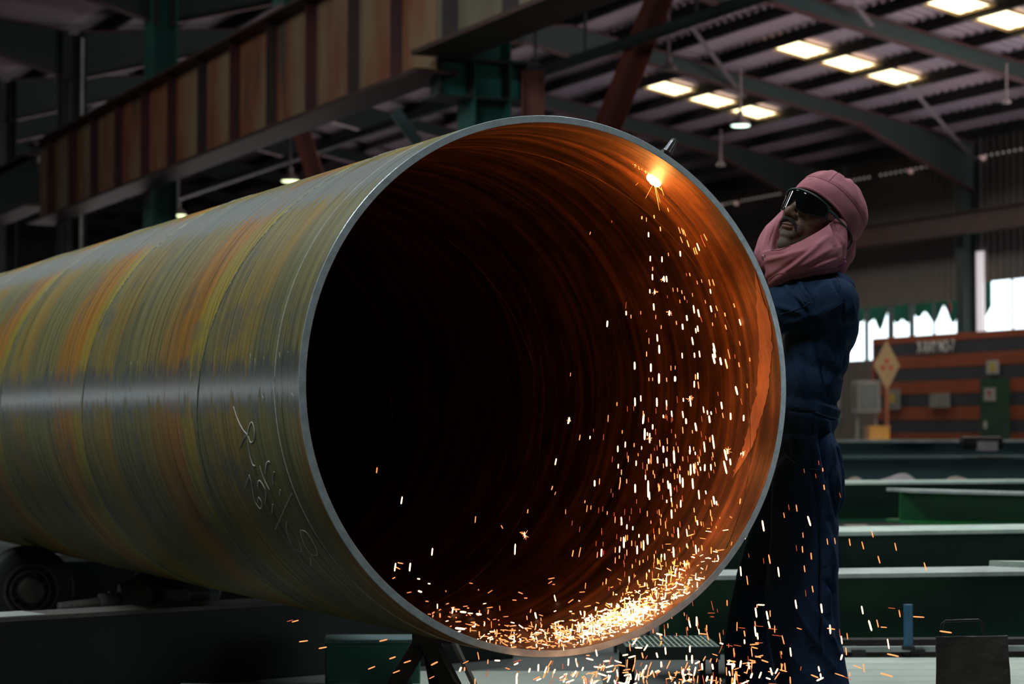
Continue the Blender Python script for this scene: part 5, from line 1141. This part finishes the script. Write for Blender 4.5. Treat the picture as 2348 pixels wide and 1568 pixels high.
seam('side_seam', [(1881, 1300), (1882, 1380), (1884, 1450), (1890, 1500), (1896, 1560)], bv, M['navy_seam'], cov)
for k in range(7): seam('waistband_rib', c5([(520 + k * 17, 385 + k * 2), (518 + k * 17, 440 + k * 3), (514 + k * 17, 468 + k * 3)]), bv, M['navy_seam'], cov, w=0.0009)
# small torn hole on the thigh
hb = on_surf(bv, 1890, 1296, 0.0)
if hb: b = BM(); add_ball(b, hb, (0.008, 0.003, 0.006)); obj('torn_hole', b, M['navy_seam'], cov, smooth=True, world=True)
# back pocket flap standing off the hip
b = BM()
pk = [(1905, 1016), (1930, 1024), (1936, 1070), (1940, 1120), (1938, 1162), (1926, 1180), (1915, 1165), (1912, 1100)]
blob('back_pocket', [('c', [(1914, 1030, 6.24, 14), (1921, 1080, 6.24, 16), (1922, 1140, 6.24, 16), (1921, 1160, 6.24, 11)])], M['navy'], cov, voxel=0.004, smooth_it=4)
b.free()
# boots
for (px, Y, rz, lab) in ((1868, 6.2, 0.3, ''), (1722, 6.48, 0.3, '')):
    p = A(px, 1600, Y); b = BM()
    add_ball(b, (p.x - 0.10, p.y - 0.02, 0.045), (0.075, 0.048, 0.045)); add_ball(b, (p.x - 0.0, p.y, 0.05), (0.10, 0.046, 0.05)); add_tube(b, (p.x + 0.03, p.y, 0.04), (p.x + 0.02, p.y, 0.2), 0.05, 0.052, n=20); add_box(b, (p.x - 0.04, p.y - 0.01, 0.012), (0.26, 0.09, 0.024))
    obj('boot', b, M['shoe'], worker, smooth=True, world=True)

# cap: dome open below a tilted plane, with band, seam and gathers
CC = Vector((-.018, 0, .040)); RX, RY, RZ = .120, .098, .112
def cap_pt(th_, t_):
    """th_ azimuth (0 = front), t_ 0 at the rim .. 1 at the crown"""
    el0 = math.radians(6 - 26 * (1 - math.cos(th_)) / 2 * 1.5)
    el = el0 + (PI / 2 - el0) * t_
    r = 1.0
    if t_ > 0.30: r += 0.030 * min(1, (t_ - 0.30) / 0.06) + 0.022 * math.sin(th_ * 11 + 1.3 * math.sin(3 * th_)) * min(1, (t_ - .3) * 3) * (1 - t_) * 1.5
    r += 0.045 * noise.noise(Vector((math.cos(th_) * 2.2, math.sin(th_) * 2.2, t_ * 4))) * (0.3 + t_) + 0.05 * max(0, -math.cos(th_)) * math.sin(t_ * PI) ** 1.0
    c = math.cos(el)
    return CC + Vector((RX * r * c * math.cos(th_), RY * r * c * math.sin(th_), RZ * r * math.sin(el)))
b = BM(); NT, NE = 120, 44; rows = []
for j in range(NE + 1):
    t_ = j / NE * 0.995; rows.append([b.verts.new(HM @ cap_pt(2 * PI * i / NT, t_)) for i in range(NT)])
for a_, c_ in zip(rows, rows[1:]):
    for i in range(NT): b.faces.new((a_[i], a_[(i + 1) % NT], c_[(i + 1) % NT], c_[i]))
b.faces.new(rows[-1])
cap = obj('cap', b, M['pink'], worker, smooth=True, world=True, label='faded pink gathered welding cap'); so = cap.modifiers.new('s', 'SOLIDIFY'); so.thickness = 0.004; so.offset = -1
b = BM(); add_path(b, [HM @ (cap_pt(2 * PI * i / 90, 0.30) * 1.0) for i in range(91)], 0.0012, 5); obj('band_seam', b, M['pink_seam'], cap, smooth=True, world=True)
b = BM(); add_path(b, [HM @ cap_pt(2 * PI * i / 90, 0.02) for i in range(91)], 0.0022, 6); obj('brim_hem', b, M['pink'], cap, smooth=True, world=True)
b = BM(); add_path(b, [HM @ cap_pt(0.5, 0.32 + 0.66 * i / 30) for i in range(31)] + [HM @ cap_pt(0.5 + PI, 0.98 - 0.66 * i / 30) for i in range(31)], 0.0012, 5); obj('crown_seam', b, M['pink_seam'], cap, smooth=True, world=True)

# scarf wound about the cheeks, chin and neck
sc = [
 ('c', [(1924, 520, 6.24, 20), (1922, 560, 6.22, 22), (1908, 590, 6.22, 30), (1885, 608, 6.24, 36)]),
 ('c', [(1905, 545, 6.24, 16), (1880, 575, 6.22, 24), (1838, 600, 6.21, 26), (1790, 622, 6.22, 22), (1768, 632, 6.23, 16)]),
 ('c', [(1880, 596, 6.26, 42), (1830, 606, 6.24, 36), (1785, 606, 6.24, 30), (1762, 598, 6.25, 26)]),
 ('c', [(1905, 600, 6.34, 42), (1860, 600, 6.38, 40), (1800, 590, 6.36, 34)]),
 ('c', [(1935, 530, 6.33, 30), (1918, 575, 6.33, 44)]),
 ('c', [(1758, 585, 6.30, 16), (1768, 608, 6.26, 20)]),
 ('c', [(1800, 500, 6.44, 14), (1780, 545, 6.42, 22), (1785, 580, 6.40, 26)])]
F2 = [(1745, 575, 1762, 520, 4, 5), (1765, 560, 1780, 510, -4, 4), (1770, 650, 1895, 545, 5, 6), (1760, 640, 1870, 565, -4, 5), (1790, 640, 1905, 570, 4, 6), (1800, 625, 1915, 590, -4, 5), (1830, 625, 1930, 590, 3, 6), (1750, 600, 1840, 575, 3, 5), (1908, 515, 1926, 560, -5, 4), (1900, 520, 1912, 560, 4, 5), (1916, 525, 1935, 565, 3, 4), (1740, 610, 1760, 580, -3, 4), (1755, 585, 1800, 580, -3.5, 4)]
scarf = blob('scarf', sc, M['pink'], worker, voxel=0.004, smooth_it=4, disp=folds(F2, 0.0025, 20))
M['pink_cloth'] = M['pink']
def drape(name, rows_, nu, nv, parent, th=0.004, disp=None):
    """cloth sheet through a grid of control points (px, py, Y), folded and given thickness"""
    G = np.array([[tuple(A(*p)) for p in r] for r in rows_])
    def cr(Pts, t_):
        n = len(Pts) - 1; t_ = t_ * n; k = min(int(t_), n - 1); f = t_ - k
        p0, p1, p2, p3 = Pts[max(k - 1, 0)], Pts[k], Pts[k + 1], Pts[min(k + 2, n)]
        return 0.5 * (2 * p1 + (p2 - p0) * f + (2 * p0 - 5 * p1 + 4 * p2 - p3) * f * f + (3 * p1 - p0 - 3 * p2 + p3) * f ** 3)
    V = []
    for j in range(nv + 1):
        row = np.array([cr(G[:, c], j / nv) for c in range(G.shape[1])])
        for i in range(nu + 1): V.append(cr(row, i / nu))
    Fc = [(j * (nu + 1) + i, j * (nu + 1) + i + 1, (j + 1) * (nu + 1) + i + 1, (j + 1) * (nu + 1) + i) for j in range(nv) for i in range(nu)]
    me = bpy.data.meshes.new(name); me.from_pydata([tuple(v) for v in V], [], Fc); me.update()
    n = len(V); co = np.array(V); no = np.empty(n * 3); me.vertices.foreach_get('normal', no); no = no.reshape(-1, 3)
    if no[:, 1].mean() > 0: me.flip_normals(); no = -no
    if disp: co = co + no * disp(co, no)[:, None]; me.vertices.foreach_set('co', co.ravel()); me.update()
    me.materials.append(M['pink']); me.polygons.foreach_set('use_smooth', [True] * len(me.polygons))
    o = bpy.data.objects.new(name, me); link(o, parent); bpy.context.view_layer.update(); o.matrix_parent_inverse = parent.matrix_world.inverted()
    so = o.modifiers.new('s', 'SOLIDIFY'); so.thickness = th; so.offset = -1; return o
near = drape('near_fold', [
 [(1744, 578, 6.25), (1770, 574, 6.20), (1800, 567, 6.165), (1829, 555, 6.155), (1873, 532, 6.165), (1907, 510, 6.20), (1920, 498, 6.26)],
 [(1746, 592, 6.23), (1774, 590, 6.175), (1808, 584, 6.14), (1845, 573, 6.13), (1885, 556, 6.145), (1920, 540, 6.19), (1936, 530, 6.27)],
 [(1753, 612, 6.22), (1780, 608, 6.17), (1815, 602, 6.135), (1852, 594, 6.125), (1893, 582, 6.135), (1928, 572, 6.18), (1943, 562, 6.28)],
 [(1758, 634, 6.21), (1783, 629, 6.17), (1818, 621, 6.145), (1855, 614, 6.135), (1895, 607, 6.14), (1926, 599, 6.19), (1941, 590, 6.29)],
 [(1762, 660, 6.23), (1788, 652, 6.20), (1820, 641, 6.18), (1857, 634, 6.17), (1893, 627, 6.175), (1918, 618, 6.215), (1932, 608, 6.30)]], 110, 70, scarf, disp=folds(F2, 0.003, 22, gain=1.5))
far_ = drape('far_fold', [
 [(1797, 478, 6.43), (1768, 505, 6.41), (1747, 532, 6.38), (1734, 560, 6.35), (1729, 584, 6.31), (1742, 606, 6.27)],
 [(1795, 484, 6.40), (1773, 509, 6.375), (1756, 535, 6.345), (1747, 560, 6.31), (1746, 582, 6.27), (1757, 602, 6.24)],
 [(1799, 490, 6.385), (1783, 515, 6.36), (1772, 540, 6.335), (1768, 560, 6.305), (1770, 578, 6.27), (1780, 594, 6.24)],
 [(1806, 494, 6.40), (1796, 518, 6.39), (1785, 542, 6.37), (1780, 560, 6.35), (1782, 576, 6.31), (1792, 590, 6.27)]], 80, 40, scarf, disp=folds(F2, 0.003, 22, gain=1.5))
scarf['label'] = 'pink cloth wound round cheeks and neck'
bpy.context.view_layer.update(); bs = bvh_of(near)
seam('scarf_hem', cs([(300, 706), (360, 704), (430, 700), (500, 672), (600, 620), (700, 570), (800, 505)]), bs, M['pink_seam'], scarf, w=0.0012)
seam('scarf_hem', cs([(345, 925), (430, 870), (560, 880), (700, 850), (850, 830)]), bs, M['pink_seam'], scarf, w=0.001)
b = BM(); h = on_surf(bs, 1752, 590, 0.001)
if h:
    nrm = (cam_o - h).normalized(); q = nrm.to_track_quat('Z', 'Y').to_matrix().to_4x4()
    add_path(b, [h + q @ Vector((0.0055 * math.cos(a), 0.0055 * math.sin(a), 0.001)) for a in [2 * PI * k / 20 for k in range(21)]], 0.0012, 6)
    obj('snap_button', b, M['steel'], scarf, smooth=True, world=True, label='small metal snap ring')
else: b.free()
b = BM(); add_path(b, [A(1928, 588, 6.2), A(1936, 592, 6.2), A(1939, 600, 6.2), A(1935, 607, 6.2), A(1925, 612, 6.2)], 0.003, 8); obj('binding', b, M['violet'], scarf, smooth=True, world=True, label='violet binding edge at the nape')
b = BM(); add_path(b, [A(1750, 640, 6.2), A(1724, 577, 6.24)], 0.004, 6); obj('collar_edge', b, M['navy'], cov, smooth=True, world=True)

# wraparound dark glasses
gl = empty('temporary', HC); bpy.data.objects.remove(gl)
gh = None
b = BM(); NX, NZ = 48, 10; rows = []
def lens_pt(s, t_):          # s -1..1 across, t_ 0 bottom .. 1 top
    y = 0.077 * math.sin(s * 1.22) / math.sin(1.22); x = 0.122 - 0.062 * (1 - math.cos(s * 1.35)) / (1 - math.cos(1.35)) * 1.0
    top = 0.036 - 0.012 * abs(s) ** 2; bot = -0.020 - 0.006 * math.sin(min(1, abs(s) * 1.6) * PI) + 0.026 * math.exp(-(s / 0.13) ** 2) + 0.020 * abs(s) ** 4
    return Vector((x - 0.006 * (1 - t_), y, bot + (top - bot) * t_))
for j in range(NZ + 1): rows.append([b.verts.new(HM @ lens_pt(-1 + 2 * i / NX, j / NZ)) for i in range(NX + 1)])
for a_, c_ in zip(rows, rows[1:]):
    for i in range(NX): b.faces.new((a_[i], a_[i + 1], c_[i + 1], c_[i]))
lens = obj('safety_glasses', b, M['lens'], worker, smooth=True, world=True, label='black wraparound safety lens'); so = lens.modifiers.new('s', 'SOLIDIFY'); so.thickness = 0.0022
b = BM(); add_path(b, [HM @ (lens_pt(-1 + 2 * i / 40, 1.0) + Vector((0.001, 0, 0.001))) for i in range(41)], 0.0026, 8); obj('brow_bar', b, M['frame'], lens, smooth=True, world=True)
for s in (-1, 1):
    e = lens_pt(s, 0.8); yy = s * 0.106
    b = BM(); add_path(b, [HM @ lens_pt(s * 0.96, 0.75), H(.045, s * .086, .016), H(.02, yy * .94, .008), H(-.015, yy, .004), H(-.035, yy, -.002), H(-.045, yy * 1.0, -.014), H(-.046, yy * .99, -.032), H(-.040, yy * .98, -.046)], [.005, .0042, .003, .0028, .0028, .0028, .0028, .0026], 8); obj('temple', b, M['frame'], lens, smooth=True, world=True)

# torch
tr_ = empty('cutting_torch', torch_top, 0, 'grey cutting torch head poking up over the pipe rim', 'torch')
rad = (cyl_pt(uc, ac, RO + 1) - cyl_pt(uc, ac, RO)).normalized()
cp = A(1527, 352, 6.12); ct = A(1547, 321, 6.12)
def tp(k): return cp.lerp(ct, k)
b = BM(); ax = (ct - cp).normalized(); q = ax.to_track_quat('Z', 'Y').to_matrix().to_4x4()
add_lathe(b, [(0, 0), (.0140, 0), (.0140, .004), (.0130, .006), (.0112, .03), (.0100, .037), (.0065, .0425), (0, .044)], 28, Matrix.Translation(cp + ax * 0.006) @ q); obj('cap', b, M['steel'], tr_, smooth=40, world=True, label='pale tapered metal cap')
b = BM(); add_tube(b, cp - ax * 0.016, cp + ax * 0.004, 0.0165, n=6); obj('nut', b, M['darkmetal'], tr_, world=True)
b = BM(); add_tube(b, cp - ax * 0.022, cp - ax * 0.014, 0.0185, n=24); obj('collar', b, M['darkmetal'], tr_, world=True, smooth=40)
nz = cyl_pt(uc, ac, RO + 0.004)
b = BM(); add_path(b, [cp - ax * 0.02, (cp - ax * 0.05).lerp(nz, 0.3), nz], [0.009, 0.007, 0.004], 12); obj('nozzle', b, M['darkmetal'], tr_, smooth=True, world=True)
b = BM(); add_path(b, [cp - ax * 0.018, A(1565, 400, 6.22), A(1590, 440, 6.27), hand_c, A(1640, 530, 6.26), A(1680, 640, 6.42), A(1720, 900, 6.75), A(1735, 1300, 6.8), A(1700, 1600, 6.7)], [0.008, 0.008, 0.008, 0.009, 0.010, 0.008, 0.008, 0.008, 0.008], 10); obj('hose', b, M['darkmetal'], tr_, smooth=True, world=True)

bpy.context.view_layer.update()
